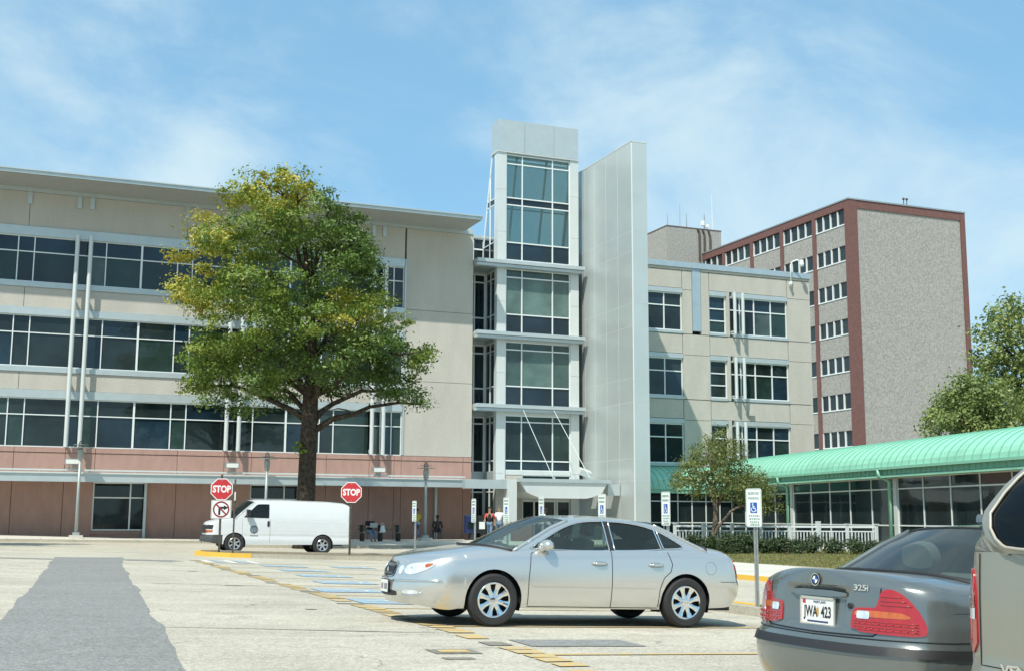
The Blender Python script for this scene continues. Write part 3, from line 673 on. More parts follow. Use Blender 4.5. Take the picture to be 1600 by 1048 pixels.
MB().prism([(69.5, 122.9), (77.0, 122.9), (77.0, 134), (69.5, 134)], 20, 35.9).build('wall', M_PEBBLE, PH)
bx('coping', M_BROWN, PH, 69.44, 77.06, 122.84, 134.06, 35.9, 35.98)
for x in (73.9, 74.6, 75.4):
    MB().tube([(x, 122.78, 32), (x, 122.78, 35.5-.3*(x-73.9)), (x-.25, 122.76, 35.8)], .13, 6).build('cable_run', M_DSTEEL, PH)
for i, (x, h, t, lb) in enumerate(((69.9, 1.6, .05, 'shortest thin whip antenna at the left of the plant room roof'), (71.6, 3.0, .035, 'tall thin whip antenna left of the cable runs'), (72.5, 1.9, .06, 'medium rod antenna just left of the cable runs'), (75.0, 2.0, .10, 'thick stub antenna with white fittings over the cable runs'), (76.1, 4.6, .035, 'very tall white whip antenna, highest on the plant room'))):
    a = thing('antenna', lb, 'antenna', (x, 123.4, 35.98), group=tag_g)
    MB().tube([(x, 123.4, 35.9), (x, 123.4, 35.98+h*.35), (x, 123.4, 35.98+h)], [t, t, t*.45], 6).build('mast', M_STEEL if i < 4 else M_WHITE, a)
    MB().box(x-t*3, x+t*3, 123.4-t*3, 123.4+t*3, 35.98, 36.1).build('base', M_STEEL, a)
    if i == 3: MB().box(x-.45, x-.1, 123.2, 123.6, 36.5, 37.1).box(x+.1, x+.5, 123.2, 123.5, 36.3, 36.7).build('fitting', M_WHITE, a)
va = thing('roof_vent', 'tiny twin vent on the roof edge of the tall block', 'vent', (81.8, 95.6, TZ+.1))
MB().tube([(81.6, 95.6, TZ+.1), (81.6, 95.6, TZ+.8)], .05, 6).tube([(82.0, 95.6, TZ+.1), (82.0, 95.6, TZ+.8)], .05, 6).sphere((81.6, 95.6, TZ+.85), .14, 8, 6).sphere((82, 95.6, TZ+.85), .14, 8, 6).build('pipe', M_DSTEEL, va)

# ------------------------------------------------------------------ green barrel-roofed walkway
GA = Vector((35.33, 35.3)); GD = Vector((.182, .983)).normalized(); GN = Vector((GD.y, -GD.x))
GR = thing('glazed_walkway', 'glazed link corridor under a bright green barrel metal roof', 'walkway', (GA.x, GA.y, 0))
M_GREEN = mat('green_roof_metal', (.27, .58, .43), .5, .0, .10, .6, coat=.1)
M_GREEND = mat('green_trim', (.23, .50, .37), .5, .0, .05, 2)
def gp(t, n, z): p = GA+GD*t+GN*n; return (p.x, p.y, z)
T0, T1 = -8.5, 33.2
pw = .62; NP = int((T1-T0)/pw); hw, hh, zc0 = 2.75, 1.42, 3.84
arc = [(2.62-hw*math.cos(a), zc0+hh*math.sin(a)) for a in linsp(0, math.pi, 19)]
pm = MB()
for i, (t0, up) in enumerate(((.012, 0), (.045, .0), (pw-.012, 0))): pass
pm.grid([[gp(t, n, z) for n, z in arc] for t in (0.012, pw-.02)], True)
ribs = [(n*1.0, z) for n, z in arc]
def arcoff(o): return [(2.62-(hw+o)*math.cos(a), zc0+(hh+o)*math.sin(a)) for a in linsp(0, math.pi, 19)]
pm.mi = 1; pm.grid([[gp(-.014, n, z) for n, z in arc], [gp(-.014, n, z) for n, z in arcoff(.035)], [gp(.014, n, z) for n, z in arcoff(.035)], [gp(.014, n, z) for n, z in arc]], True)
M_GSEAM_SHADE = mat('green_seam_shade', (.18, .44, .32), .5)  # darker rib colour paints in the shadow lines beside the seams
first = pm.build('roof_panel', [M_GREEN, M_GSEAM_SHADE], GR, off=(GA.x, GA.y, 0))
for i in range(NP):
    o = first if i == 0 else link('roof_panel', first.data, GR)
    o.location = ((GD*(T0+i*pw)).x, (GD*(T0+i*pw)).y, 0)
first_v = None
def gbar(name, m, t0, t1, n0, n1, z0, z1, par=None):
    vs = [gp(t, n, z) for z in (z0, z1) for n in (n0, n1) for t in (t0, t1)]
    return MB().add(vs, [(0, 2, 3, 1), (4, 5, 7, 6), (0, 1, 5, 4), (2, 6, 7, 3), (0, 4, 6, 2), (1, 3, 7, 5)]).build(name, m, par or GR)
gbar('eave_gutter', M_GREEND, T0, T1, -.22, -.10, 3.74, 3.86)
gbar('fascia', M_GREEND, T0, T1, .0, .10, 3.50, 3.80)
gbar('lower_trim', M_GREEN, T0, T1, -.10, .14, 3.38, 3.48)
gbar('soffit', M_SOFFIT, T0, T1, .12, 5.2, 3.44, 3.5)
k = T0
while k < T1: gbar('fascia_rib', M_GREEND, k, k+.04, -.03, .0, 3.50, 3.74); k += .42
gbar('floor', M_CONC, T0, T1, .3, 5.0, -.1, .12); gbar('back_wall', M_DARK, T0, T1, 4.9, 5.0, .12, 3.44)
gn = .55; z_s, z_t, z_h = 1.18, 2.86, 3.40
cols = []; t = T0
BAY = 11.35; bays = [10.6+BAY*k for k in range(-1, 3)]
for t0 in bays:
    gbar('white_column', M_ALUW, t0-.15, t0+.15, gn-.12, gn+.12, .1, z_h)
    if t0+BAY > T1+.5: continue
    f = MB(); n = 5; step = (BAY-.30)/n
    for q in range(n+1):
        tt = t0+.15+q*step; vs = [gp(a, b_, z) for z in (.12, z_h) for b_ in (gn-.05, gn+.05) for a in (tt-.03, tt+.03)]
        f.add(vs, [(0, 2, 3, 1), (4, 5, 7, 6), (0, 1, 5, 4), (2, 6, 7, 3), (0, 4, 6, 2), (1, 3, 7, 5)])
    for z in (.14, z_s, z_t, z_h-.03):
        vs = [gp(a, b_, zz_) for zz_ in (z-.03, z+.03) for b_ in (gn-.047, gn+.047) for a in (t0+.15, t0+BAY-.15)]
        f.add(vs, [(0, 2, 3, 1), (4, 5, 7, 6), (0, 1, 5, 4), (2, 6, 7, 3), (0, 4, 6, 2), (1, 3, 7, 5)])
    w_ = f.build('window_wall', M_MULL, GR)
    for q in range(n):
        for za, zb_ in ((.17, z_s), (z_s, z_t), (z_t, z_h)): gbar('pane', M_PANE, t0+.15+q*step+.03, t0+.15+(q+1)*step-.03, gn-.01, gn+.01, za+.03, zb_-.03, w_)
for t0 in (bays[1]+.36, bays[2]+.36):
    MB().tube([gp(t0, -.16, 3.74), gp(t0, -.16, 3.5), gp(t0, .38, 3.2), gp(t0, .38, .1)], .09, 8).build('downpipe', M_GREEN, GR, True)

# short shaded run of the same roof in front of the right wing
LX0, LX1, LY = 33.6, 41.6, 65.4
la = [(LY-.2+2.6*(1-math.cos(a)), 3.2+1.5*math.sin(a)) for a in linsp(0, math.pi/2, 10)]+[(YR-.02, 4.7)]
k = LX0
while k < LX1:
    MB().grid([[(x, y, z) for y, z in la] for x in (k+.01, k+.41)], True).grid([[(k-.012, y, z) for y, z in la], [(k-.012, y-.02, z+.035) for y, z in la], [(k+.012, y-.02, z+.035) for y, z in la], [(k+.012, y, z) for y, z in la]], True).build('roof_panel', M_GREEN, GR)
    k += .42
bx('fascia', M_GREEND, GR, LX0, LX1, LY-.15, LY, 2.98, 3.2); bx('floor', M_CONC, GR, LX0, LX1+2, LY, YR-.02, -.1, .2)
fr_ = MB()
for i in range(9): fr_.box(LX0+i-.03, LX0+i+.03, LY+.2, LY+.3, .2, 2.98)
for z in (1.2, 2.5): fr_.box(LX0, LX1, LY+.203, LY+.297, z-.03, z+.03)
w_ = fr_.build('window_wall', M_MULL, GR)
for i in range(8):
    for z0, z1 in ((.2, 1.17), (1.23, 2.47), (2.53, 2.98)): bx('pane', M_PANE, w_, LX0+i+.03, LX0+i+.97, LY+.24, LY+.26, z0, z1)
bx('end_wall', M_DARK, GR, LX1, LX1+.1, LY+.2, YR-.02, .2, 3.2)
# ------------------------------------------------------------------ trees and shrubs
def leaf_mat(name, stops, trans=.24):
    m = bpy.data.materials.new(name); m.use_nodes = True; t = m.node_tree; t.nodes.clear()
    o = t.nodes.new('ShaderNodeOutputMaterial'); at = t.nodes.new('ShaderNodeAttribute'); at.attribute_name = 'leaf'
    r = t.nodes.new('ShaderNodeValToRGB'); e = r.color_ramp.elements
    e[0].position = stops[0][0]; e[0].color = (*stops[0][1], 1); e[1].position = stops[-1][0]; e[1].color = (*stops[-1][1], 1)
    for p, c in stops[1:-1]: x = e.new(p); x.color = (*c, 1)
    t.links.new(at.outputs['Fac'], r.inputs[0])
    d = t.nodes.new('ShaderNodeBsdfDiffuse'); tr = t.nodes.new('ShaderNodeBsdfTranslucent'); gl = t.nodes.new('ShaderNodeBsdfGlossy'); gl.inputs['Roughness'].default_value = .45
    t.links.new(r.outputs[0], d.inputs[0]); t.links.new(r.outputs[0], tr.inputs[0])
    m1 = t.nodes.new('ShaderNodeMixShader'); m1.inputs[0].default_value = trans; t.links.new(d.outputs[0], m1.inputs[1]); t.links.new(tr.outputs[0], m1.inputs[2])
    m2 = t.nodes.new('ShaderNodeMixShader'); m2.inputs[0].default_value = .04; t.links.new(m1.outputs[0], m2.inputs[1]); t.links.new(gl.outputs[0], m2.inputs[2])
    t.links.new(m2.outputs[0], o.inputs[0]); MATS[name] = m; return m
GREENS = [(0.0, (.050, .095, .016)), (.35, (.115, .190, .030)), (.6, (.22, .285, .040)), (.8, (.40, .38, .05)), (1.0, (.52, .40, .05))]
M_LEAF = leaf_mat('turning_leaves', GREENS)
M_LEAF2 = leaf_mat('olive_leaves', [(0, (.05, .07, .018)), (.5, (.14, .175, .045)), (1, (.29, .28, .08))])
M_LEAF3 = leaf_mat('green_leaves', [(0, (.06, .10, .03)), (.5, (.19, .25, .07)), (1, (.34, .37, .12))])
M_LEAF4 = leaf_mat('shrub_leaves', [(0, (.018, .036, .014)), (.5, (.042, .075, .026)), (1, (.085, .125, .04))], .15)
M_BARK = mat('bark', (.062, .050, .038), .95, 0, .45, 7, 1.0, 14, .1)
M_BARK2 = mat('pale_bark', (.17, .135, .10), .95, 0, .4, 12, .8, 30, .1)
def crown_mesh(blobs, n_clump, per, leaf, mat_, parent, seed, tone=None, shell=.45, flat=.75, csize=.42, name='crown'):
    """leaf-sized faces gathered in clumps through the volume of each lobe. blobs: (centre, (rx,ry,rz), hue)"""
    r = random.Random(seed); v = []; f = []; at = []
    tot = sum(b[1][0]*b[1][1]*b[1][2] for b in blobs)**1.0
    wts = [(b[1][0]*b[1][1]*b[1][2])**.75 for b in blobs]; sw = sum(wts)
    for (c, rr, hue), wt in zip(blobs, wts):
        c = Vector(c)
        for i in range(max(2, int(n_clump*wt/sw))):
            d = Vector((r.gauss(0, 1), r.gauss(0, 1), r.gauss(0, 1))).normalized(); q = r.uniform(shell, 1.05)**.6
            cc = c+Vector((d.x*rr[0], d.y*rr[1], d.z*rr[2]))*q
            base = hue+r.gauss(0, .10); cs = csize*r.uniform(.6, 1.35); nrm0 = (d+Vector((0, 0, .6))).normalized()
            for k in range(int(per*r.uniform(.6, 1.3))):
                o = Vector((r.gauss(0, .55), r.gauss(0, .55), r.gauss(0, .55)*flat))*cs; p = cc+o
                n_ = (nrm0+Vector((r.gauss(0, .5), r.gauss(0, .5), r.gauss(0, .5)))).normalized()
                a = n_.orthogonal().normalized(); a = Matrix.Rotation(r.uniform(0, 6.28), 3, n_) @ a; b_ = n_.cross(a); s = leaf*r.uniform(.6, 1.3)
                i0 = len(v); v += [p-a*s*.5, p+b_*s*.30+a*s*.05, p+a*s*.62-n_*s*.12, p-b_*s*.30+a*s*.05]; f.append((i0, i0+1, i0+2, i0+3))
                at.append(min(1, max(0, base+r.gauss(0, .08))))
    b = MB(); b.add(v, f); o = b.build(name, mat_, parent)
    ca = o.data.attributes.new('leaf', 'FLOAT', 'FACE'); ca.data.foreach_set('value', at); return o
def limb(b, p, q, r0, r1, rnd, kink=.08, n=5, seg=8):
    p = Vector(p); q = Vector(q); L_ = (q-p).length; pts = []; rs = []
    for i in range(n+1):
        t = i/n; o = Vector((rnd.gauss(0, 1), rnd.gauss(0, 1), rnd.gauss(0, .6)))*kink*L_*math.sin(math.pi*t)*.6
        sag = Vector((0, 0, .12*L_*math.sin(math.pi*t)))
        pts.append(p+(q-p)*t+o+sag); rs.append(r0+(r1-r0)*t)
    b.tube(pts, rs, seg); return pts
def big_tree():
    D = 55.0; base = atD(476, 840, D); x0, y0 = base.x, base.y; z0 = gz(x0, y0)+.1; s = D/1901*.5*2
    root = thing('shade_tree', 'large shade tree with yellowing crown and dark trunk behind the white van', 'tree', (x0, y0, z0))
    rnd = random.Random(21); R = Vector((math.sin(YAW), -math.cos(YAW), 0)); Fh = Vector((math.cos(YAW), math.sin(YAW), 0))
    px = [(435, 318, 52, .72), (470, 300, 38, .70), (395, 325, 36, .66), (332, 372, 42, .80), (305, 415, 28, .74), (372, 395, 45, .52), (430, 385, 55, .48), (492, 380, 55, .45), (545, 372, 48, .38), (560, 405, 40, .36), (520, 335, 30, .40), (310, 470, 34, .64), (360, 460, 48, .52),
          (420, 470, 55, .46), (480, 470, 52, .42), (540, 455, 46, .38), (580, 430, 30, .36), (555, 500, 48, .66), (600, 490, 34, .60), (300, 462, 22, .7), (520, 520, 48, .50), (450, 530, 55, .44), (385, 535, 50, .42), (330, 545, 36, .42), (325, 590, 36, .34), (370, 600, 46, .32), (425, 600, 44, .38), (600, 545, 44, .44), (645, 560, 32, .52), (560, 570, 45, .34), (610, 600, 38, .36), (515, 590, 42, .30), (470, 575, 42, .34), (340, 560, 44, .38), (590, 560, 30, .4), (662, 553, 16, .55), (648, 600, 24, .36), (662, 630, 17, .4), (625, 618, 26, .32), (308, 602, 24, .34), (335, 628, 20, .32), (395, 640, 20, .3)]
    blobs = []
    for (a, b_, rr, hue) in px:
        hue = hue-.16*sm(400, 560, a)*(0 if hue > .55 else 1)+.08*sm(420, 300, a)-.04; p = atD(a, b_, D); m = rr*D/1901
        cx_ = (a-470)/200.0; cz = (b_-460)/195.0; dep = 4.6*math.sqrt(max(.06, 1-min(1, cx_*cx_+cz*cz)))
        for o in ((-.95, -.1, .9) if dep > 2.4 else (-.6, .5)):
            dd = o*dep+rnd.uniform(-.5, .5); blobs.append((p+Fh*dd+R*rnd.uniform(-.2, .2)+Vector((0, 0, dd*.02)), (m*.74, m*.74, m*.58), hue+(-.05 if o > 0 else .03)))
    tr = MB(); zt = [z0-.2, z0+.25, z0+1.2, z0+3.2, z0+5.2, z0+7.5, z0+10, z0+12.5, z0+14.5]; rs = [.60, .48, .42, .40, .38, .32, .24, .15, .07]
    lean = [0, 0, 0, .02, .05, .1, .0, -.25, -.5]
    pts = [Vector((x0, y0, z))+R*l for z, l in zip(zt, lean)]; tr.tube(pts, rs, 14)
    t = tr.build('trunk', M_BARK, root, True)
    for i in range(26):
        c, rr, h = blobs[int(i*len(blobs)/26)]; zz_ = max(z0+5.0, min(z0+12, c.z-1.2-rnd.random()*1.2)); k = (zz_-z0)/14.5
        st = Vector((x0, y0, zz_)); lb = MB(); pp = limb(lb, st, c, .20*(1.15-k), .035, rnd)
        for j in range(3):
            q = pp[2+j % 4]; limb(lb, q, q+Vector((rnd.uniform(-1, 1), rnd.uniform(-1, 1), rnd.uniform(.1, 1)))*1.1, .05, .012, rnd, seg=5, n=3)
        lb.build('limb', M_BARK, root, True)
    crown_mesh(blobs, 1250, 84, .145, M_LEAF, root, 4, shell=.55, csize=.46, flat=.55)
    sp = crown_mesh([((x0-.3, y0-.35, z0+4.3), (.25, .15, .5), .5)], 6, 16, .16, M_LEAF, root, 9, csize=.25, name='trunk_shoots'); sp['kind'] = 'stuff'
    return root
big_tree()
def small_tree():
    D = 52.5; p = atD(1112, 858, D); x0, y0 = p.x, p.y; z0 = lz(x0, y0)
    root = thing('ornamental_tree', 'small leaning multi-stemmed tree with olive leaves by the white railing', 'tree', (x0, y0, z0)); rnd = random.Random(8)
    def W(a, b_, dd=0): return atD(a, b_, D+dd)
    tr = MB(); tr.tube([W(1113, 868), W(1114, 845), W(1117, 825), W(1119, 800), W(1117, 780)], [.16, .14, .125, .12, .11], 10); tr.build('trunk', M_BARK2, root, True)
    for a, b_, c, d_, dd, r0 in ((1117, 780, 1110, 720, 0, .09), (1118, 800, 1134, 760, .4, .10), (1134, 760, 1140, 720, .5, .07), (1117, 782, 1090, 735, -.5, .06), (1114, 850, 1128, 815, -.6, .10), (1128, 815, 1165, 788, -.8, .07), (1134, 760, 1180, 745, .2, .05), (1112, 730, 1120, 690, .1, .05), (1090, 735, 1068, 740, -.6, .04)):
        lb = MB(); limb(lb, W(a, b_, dd*.5 if r0 > .08 else dd), W(c, d_, dd), r0, r0*.5, rnd, .05); lb.build('limb', M_BARK2, root, True)
    bl = []
    for a, b_, rr, h in ((1120, 695, 26, .5), (1100, 715, 30, .45), (1140, 712, 30, .45), (1075, 735, 28, .5), (1110, 745, 34, .42), (1150, 742, 34, .42), (1175, 750, 30, .48), (1060, 752, 18, .55), (1085, 765, 18, .6), (1195, 765, 24, .5), (1165, 775, 20, .5), (1210, 790, 14, .5), (1130, 770, 16, .5), (1190, 795, 16, .45), (1128, 676, 9, .55)):
        for dd in (-.9, 0, .9):
            c = W(a, b_, dd*rr/24+rnd.uniform(-.2, .2)); m = rr*D/1901; bl.append((c, (m, m, m*.85), h))
    crown_mesh(bl, 600, 25, .10, M_LEAF2, root, 6, shell=.2, csize=.26)
small_tree()
def leafy(name, label, px, D, base_px, seed, group, thick=.25, leaf=.24, mat_=M_LEAF3, ncl=620):
    p = atD(base_px, 830, D); x0, y0 = p.x, p.y; z0 = gz(x0, y0); rnd = random.Random(seed)
    root = thing(name, label, 'tree', (x0, y0, z0), group=group)
    top = max(atD(a, b_, D).z for a, b_, r_ in px)
    tr = MB(); tr.tube([(x0, y0, z0-.2), (x0+.05, y0, z0+top*.3), (x0, y0+.05, z0+top*.6), (x0+.1, y0, z0+top*.88)], [thick*1.3, thick, thick*.7, thick*.25], 10); tr.build('trunk', M_BARK, root, True)
    bl = []
    for a, b_, r_ in px:
        m = r_*D/1901
        for dd in (-1, .1, 1):
            c = atD(a, b_, D+dd*m*1.1+rnd.uniform(-.3, .3)); bl.append((c, (m, m, m*.85), .5+rnd.gauss(0, .06)))
    for i in range(12):
        c = bl[rnd.randrange(len(bl))][0]; lb = MB(); limb(lb, (x0, y0, max(z0+2, c.z-2)), c, thick*.45, .03, rnd); lb.build('limb', M_BARK, root, True)
    crown_mesh(bl, ncl, 30, leaf, mat_, root, seed, shell=.35, csize=.5)
    return root
leafy('leafy_tree', 'tall broad-leaved tree at the right edge rising above the green roof', [(1570, 500, 34), (1600, 490, 40), (1545, 530, 32), (1585, 550, 42), (1625, 540, 50), (1560, 580, 34), (1605, 600, 50), (1540, 560, 24), (1640, 600, 50), (1650, 480, 45), (1610, 650, 45), (1660, 660, 45)], 72, 1625, 31, 'trees behind the green roof', .3, ncl=560)
leafy('leafy_tree', 'lower rounded pale green tree standing between tall block and green roof', [(1510, 605, 26), (1485, 625, 26), (1530, 610, 30), (1470, 650, 24), (1500, 650, 34), (1540, 645, 36), (1565, 625, 32), (1580, 660, 34), (1455, 672, 16), (1525, 680, 36)], 66, 1530, 33, 'trees behind the green roof', .2, .19, ncl=520)
# tree just outside the left edge whose shade falls on the far lane
def side_tree():
    x0, y0 = -4.8, 53.4; z0 = gz(x0, y0); rnd = random.Random(3)
    root = thing('roadside_tree', 'green roadside tree standing just beyond the left edge of the lot', 'tree', (x0, y0, z0))
    MB().tube([(x0, y0, z0-.2), (x0, y0, z0+3), (x0+.2, y0, z0+6.5), (x0+.1, y0, z0+9)], [.34, .26, .18, .07], 10).build('trunk', M_BARK, root, True)
    bl = [((x0+rnd.uniform(-2, 2.2), y0+rnd.uniform(-2, 2), z0+rnd.uniform(5.5, 10.5)), (1.3, 1.3, 1.0), .42) for i in range(16)]
    for i in range(8):
        lb = MB(); limb(lb, (x0, y0, z0+rnd.uniform(3, 6)), bl[i*2][0], .1, .03, rnd); lb.build('limb', M_BARK, root, True)
    crown_mesh(bl, 260, 30, .26, M_LEAF3, root, 12, csize=.5)
side_tree()
def shrub(px, D, rr, label, seed):
    p = atD(px, 850, D); x0, y0 = p.x, p.y; z0 = lz(x0, y0); rnd = random.Random(seed)
    root = thing('clipped_shrub', label, 'shrub', (x0, y0, z0), group='evergreen shrubs along the railing')
    bl = [((x0+rnd.uniform(-.12, .12), y0+rnd.uniform(-.12, .12), z0+rr*rnd.uniform(.65, 1.15)), (rr*.85, rr*.85, rr*.72), .5) for i in range(3)]
    crown_mesh(bl, 90, 24, .075, M_LEAF4, root, seed, shell=.3, csize=.16, name='foliage')
    b = MB()
    for i in range(5): b.tube([(x0, y0, z0-.05), (x0+rnd.uniform(-.25, .25), y0+rnd.uniform(-.25, .25), z0+rr)], [.025, .01], 5)
    b.build('stem', M_BARK, root)
SH = [(1086, .42, 'round dark shrub half hidden behind the silver sedan boot, left of the small tree'), (1106, .40, 'dark shrub in front of the small tree trunk'), (1134, .48, 'first shrub right of the small tree trunk in the dense hedge run'), (1153, .50, 'second shrub right of the small tree trunk in the dense hedge run'), (1172, .48, 'dark shrub just left of the nearest parking sign post'), (1196, .44, 'dark shrub just right of the nearest parking sign post'), (1219, .47, 'second shrub right of the nearest parking sign post'), (1245, .40, 'small shrub left of the touching pair by the tall railing post'), (1269, .46, 'large round shrub right against the tall white railing post'), (1305, .44, 'lone round shrub right of the tall white railing post'), (1337, .38, 'small shrub second from the right end of the hedge'), (1361, .32, 'rightmost small shrub just above the grey sedan roof')]
for i, (px, rr, lb) in enumerate(SH): shrub(px, 51.0+.25*math.sin(i*1.7), rr*(1.08 if i < 5 else .92), lb, 40+i)
# picket railing behind the shrubs
FA = atD(1055, 850, 54.2); FB = atD(1370, 850, 53.6)
fz = lz(FA.x, FA.y)
RL = thing('picket_railing', 'white picket railing behind the evergreen shrubs', 'railing', (FA.x, FA.y, fz))
M_RAIL = mat('white_railing', (.60, .65, .66), .5, 0, .05, 5)
fd = (FB-FA); fd.z = 0; fl = fd.length; fd.normalize(); nb = 7
def fp(t, z): return (FA.x+fd.x*t, FA.y+fd.y*t, fz+z)
for i in range(nb+1):
    t = fl*i/nb; tall = i == 5
    MB().bar(fp(t, -.1), fp(t, 1.16 if not tall else 1.25), .12 if not tall else .17).box(fp(t, 0)[0]-.09, fp(t, 0)[0]+.09, fp(t, 0)[1]-.09, fp(t, 0)[1]+.09, fz+(1.16 if not tall else 1.25), fz+(1.20 if not tall else 1.3)).build('post', M_RAIL, RL)
    if i < nb:
        a, c = t+.07, fl*(i+1)/nb-.07
        MB().bar(fp(a, 1.06), fp(c, 1.06), .06, .09).build('top_rail', M_RAIL, RL); MB().bar(fp(a, .14), fp(c, .14), .06, .07).build('bottom_rail', M_RAIL, RL); MB().bar(fp(a, .86), fp(c, .86), .05, .05).build('middle_rail', M_RAIL, RL)
        b = MB(); n = int((c-a)/.125)
        for k in range(1, n): b.bar(fp(a+(c-a)*k/n, .17), fp(a+(c-a)*k/n, .84), .04)
        tag(b.build('picket_row', M_RAIL, RL), kind='stuff')
# ------------------------------------------------------------------ signs
M_RED = mat('sign_red', (.50, .030, .035), .35, 0, .06, 6)
M_SIGNW = mat('sign_white', (.76, .78, .75), .4)
M_SIGNBL = mat('sign_blue', (.02, .09, .36), .4)
M_SIGNGR = mat('sign_green_ink', (.05, .20, .13), .5)
M_INK = mat('black_ink', (.015, .015, .018), .5)
def face_mat(loc, ang):                       # local X right, Y up, Z out of the face; ang = direction the face looks at
    n = Vector((math.cos(ang), math.sin(ang), 0)); up = Vector((0, 0, 1)); r = up.cross(n)
    return Matrix(((r.x, 0, n.x, loc[0]), (r.y, 0, n.y, loc[1]), (r.z, 1, n.z, loc[2]), (0, 0, 0, 1)))
def rrect(w_, h, r=.03, n=4):
    return [(sx_*(w_/2-r)+r*math.cos(a), sy_*(h/2-r)+r*math.sin(a)) for sx_, sy_, a0 in ((1, 1, 0), (-1, 1, math.pi/2), (-1, -1, math.pi), (1, -1, 1.5*math.pi)) for a in linsp(a0, a0+math.pi/2, n)]
def ring_poly(b, r0, r1, a0, a1, n, z, M, c=(0, 0)):
    for i in range(n):
        t0 = a0+(a1-a0)*i/n; t1 = a0+(a1-a0)*(i+1)/n
        vs = [M @ Vector((c[0]+r*math.cos(t), c[1]+r*math.sin(t), z)) for r, t in ((r0, t0), (r1, t0), (r1, t1), (r0, t1))]; b.add(vs, [(0, 1, 2, 3)])
def flat(b, pts, z, M): b.add([M @ Vector((x, y, z)) for x, y in pts], [tuple(range(len(pts)))])
def stroke(b, p, q, w_, z, M):
    p = Vector(p); q = Vector(q); d = (q-p).normalized(); n = Vector((-d.y, d.x))*w_/2
    flat(b, [p+n, p-n, q-n, q+n], z, M)
def toloc(M, root):                            # world matrix -> coordinates relative to root
    return Matrix.Translation(-root.location) @ M
def octagon(r): return [(r*math.cos(rad(22.5+45*k)), r*math.sin(rad(22.5+45*k))) for k in range(8)]
def stop_sign(px, pyc, Y, label, extra=False, dark=True):
    c = onY(px, pyc, Y); gx, gy = c.x, c.y+.06; g = gz(gx, gy)+.13; ang = math.atan2(-c.y, -c.x)
    root = thing('stop_sign', label, 'sign', (gx, gy, g), group='stop signs on the island')
    M = face_mat(c, ang); Ml = toloc(M, root)
    MB().bar((gx, gy, g-.2), (gx, gy, c.z+(.52 if extra else .2)), .075, .05).build('post', M_DSTEEL, root)
    p = MB().prism(octagon(.415), -.004, .0, M).build('sign_plate', M_SIGNW, root)
    q = MB().prism(octagon(.385), .0005, .0025, M).build('red_face', M_RED, p)
    text_mesh('STOP', .33, M_SIGNW, p, Ml @ Matrix.Translation((0, -.005, .0045)), 'lettering', sx=.80, bold=.012)
    b = MB()
    for y in (.31, -.31): b.prism([(.015*math.cos(a)+0, .015*math.sin(a)+y) for a in linsp(0, 5.5, 8)], .003, .008, M)
    b.build('bolt', M_STEEL, p)
    if extra:
        c2 = onY(px-1, 795, Y); M2 = face_mat(c2, ang); Ml2 = toloc(M2, root)
        p2 = MB().prism(rrect(.70, .66, .03), -.003, 0, M2).build('no_turn_plate', M_SIGNW, root)
        b = MB(); b.mi = 0; stroke(b, (-.06, -.20), (-.06, .06), .075, .003, M2); stroke(b, (-.0975, .06), (.10, .06), .075, .0034, M2)
        flat(b, [(.09, .15), (.09, -.03), (.25, .06)], .003, M2); b.build('arrow', M_INK, p2)
        b = MB(); ring_poly(b, .235, .29, 0, 2*math.pi, 36, .005, M2); stroke(b, (-.18, .18), (.18, -.18), .055, .0055, M2); b.build('prohibition_ring', mat('sign_dark_red', (.26, .02, .03), .4), p2)
        b = MB(); ring = .012
        for x0, x1, y0, y1 in ((-.33, .33, .305, .315), (-.33, .33, -.315, -.305), (-.33, -.32, -.3, .3), (.32, .33, -.3, .3)): flat(b, [(x0, y0), (x1, y0), (x1, y1), (x0, y1)], .002, M2)
        b.build('border', M_INK, p2)
    return root
stop_sign(346.5, 763.5, 44.4, 'red stop sign with a no-right-turn plate below it on one post', True)
stop_sign(549, 768.5, 44.6, 'red stop sign alone on a post at the rear of the white van')
pp = onY(366, 800, 43.9); tpz = onY(366, 748, 43.9).z
bp_ = thing('bare_post', 'thin bare rusty post right beside the no-turn sign', 'post', (pp.x, pp.y, gz(pp.x, pp.y)+.13))
MB().bar((pp.x, pp.y, gz(pp.x, pp.y)-.05), (pp.x, pp.y, tpz), .055, .035).build('shaft', M_DSTEEL, bp_); MB().box(pp.x-.02, pp.x+.02, pp.y-.05, pp.y-.02, tpz-.75, tpz-.45).build('sticker', M_SIGNW, bp_)
def isa(b, M, s, c):                           # wheelchair symbol strokes
    def P(x, y): return (c[0]+x*s, c[1]+y*s)
    ring_poly(b, .22*s, .29*s, rad(150), rad(345), 14, .0045, M, P(.0, -.14))
    flat(b, [P(-.10+.075*math.cos(a), .36+.075*math.sin(a)) for a in linsp(0, 5.6, 9)], .0045, M)
    stroke(b, P(-.09, .28), P(-.05, -.06), .085*s, .0046, M); stroke(b, P(-.07, .12), P(.14, .12), .06*s, .0047, M); stroke(b, P(-.06, -.04), P(.17, -.04), .08*s, .0048, M); stroke(b, P(.16, -.02), P(.26, -.32), .075*s, .0049, M); stroke(b, P(.24, -.32), P(.36, -.28), .06*s, .0050, M)
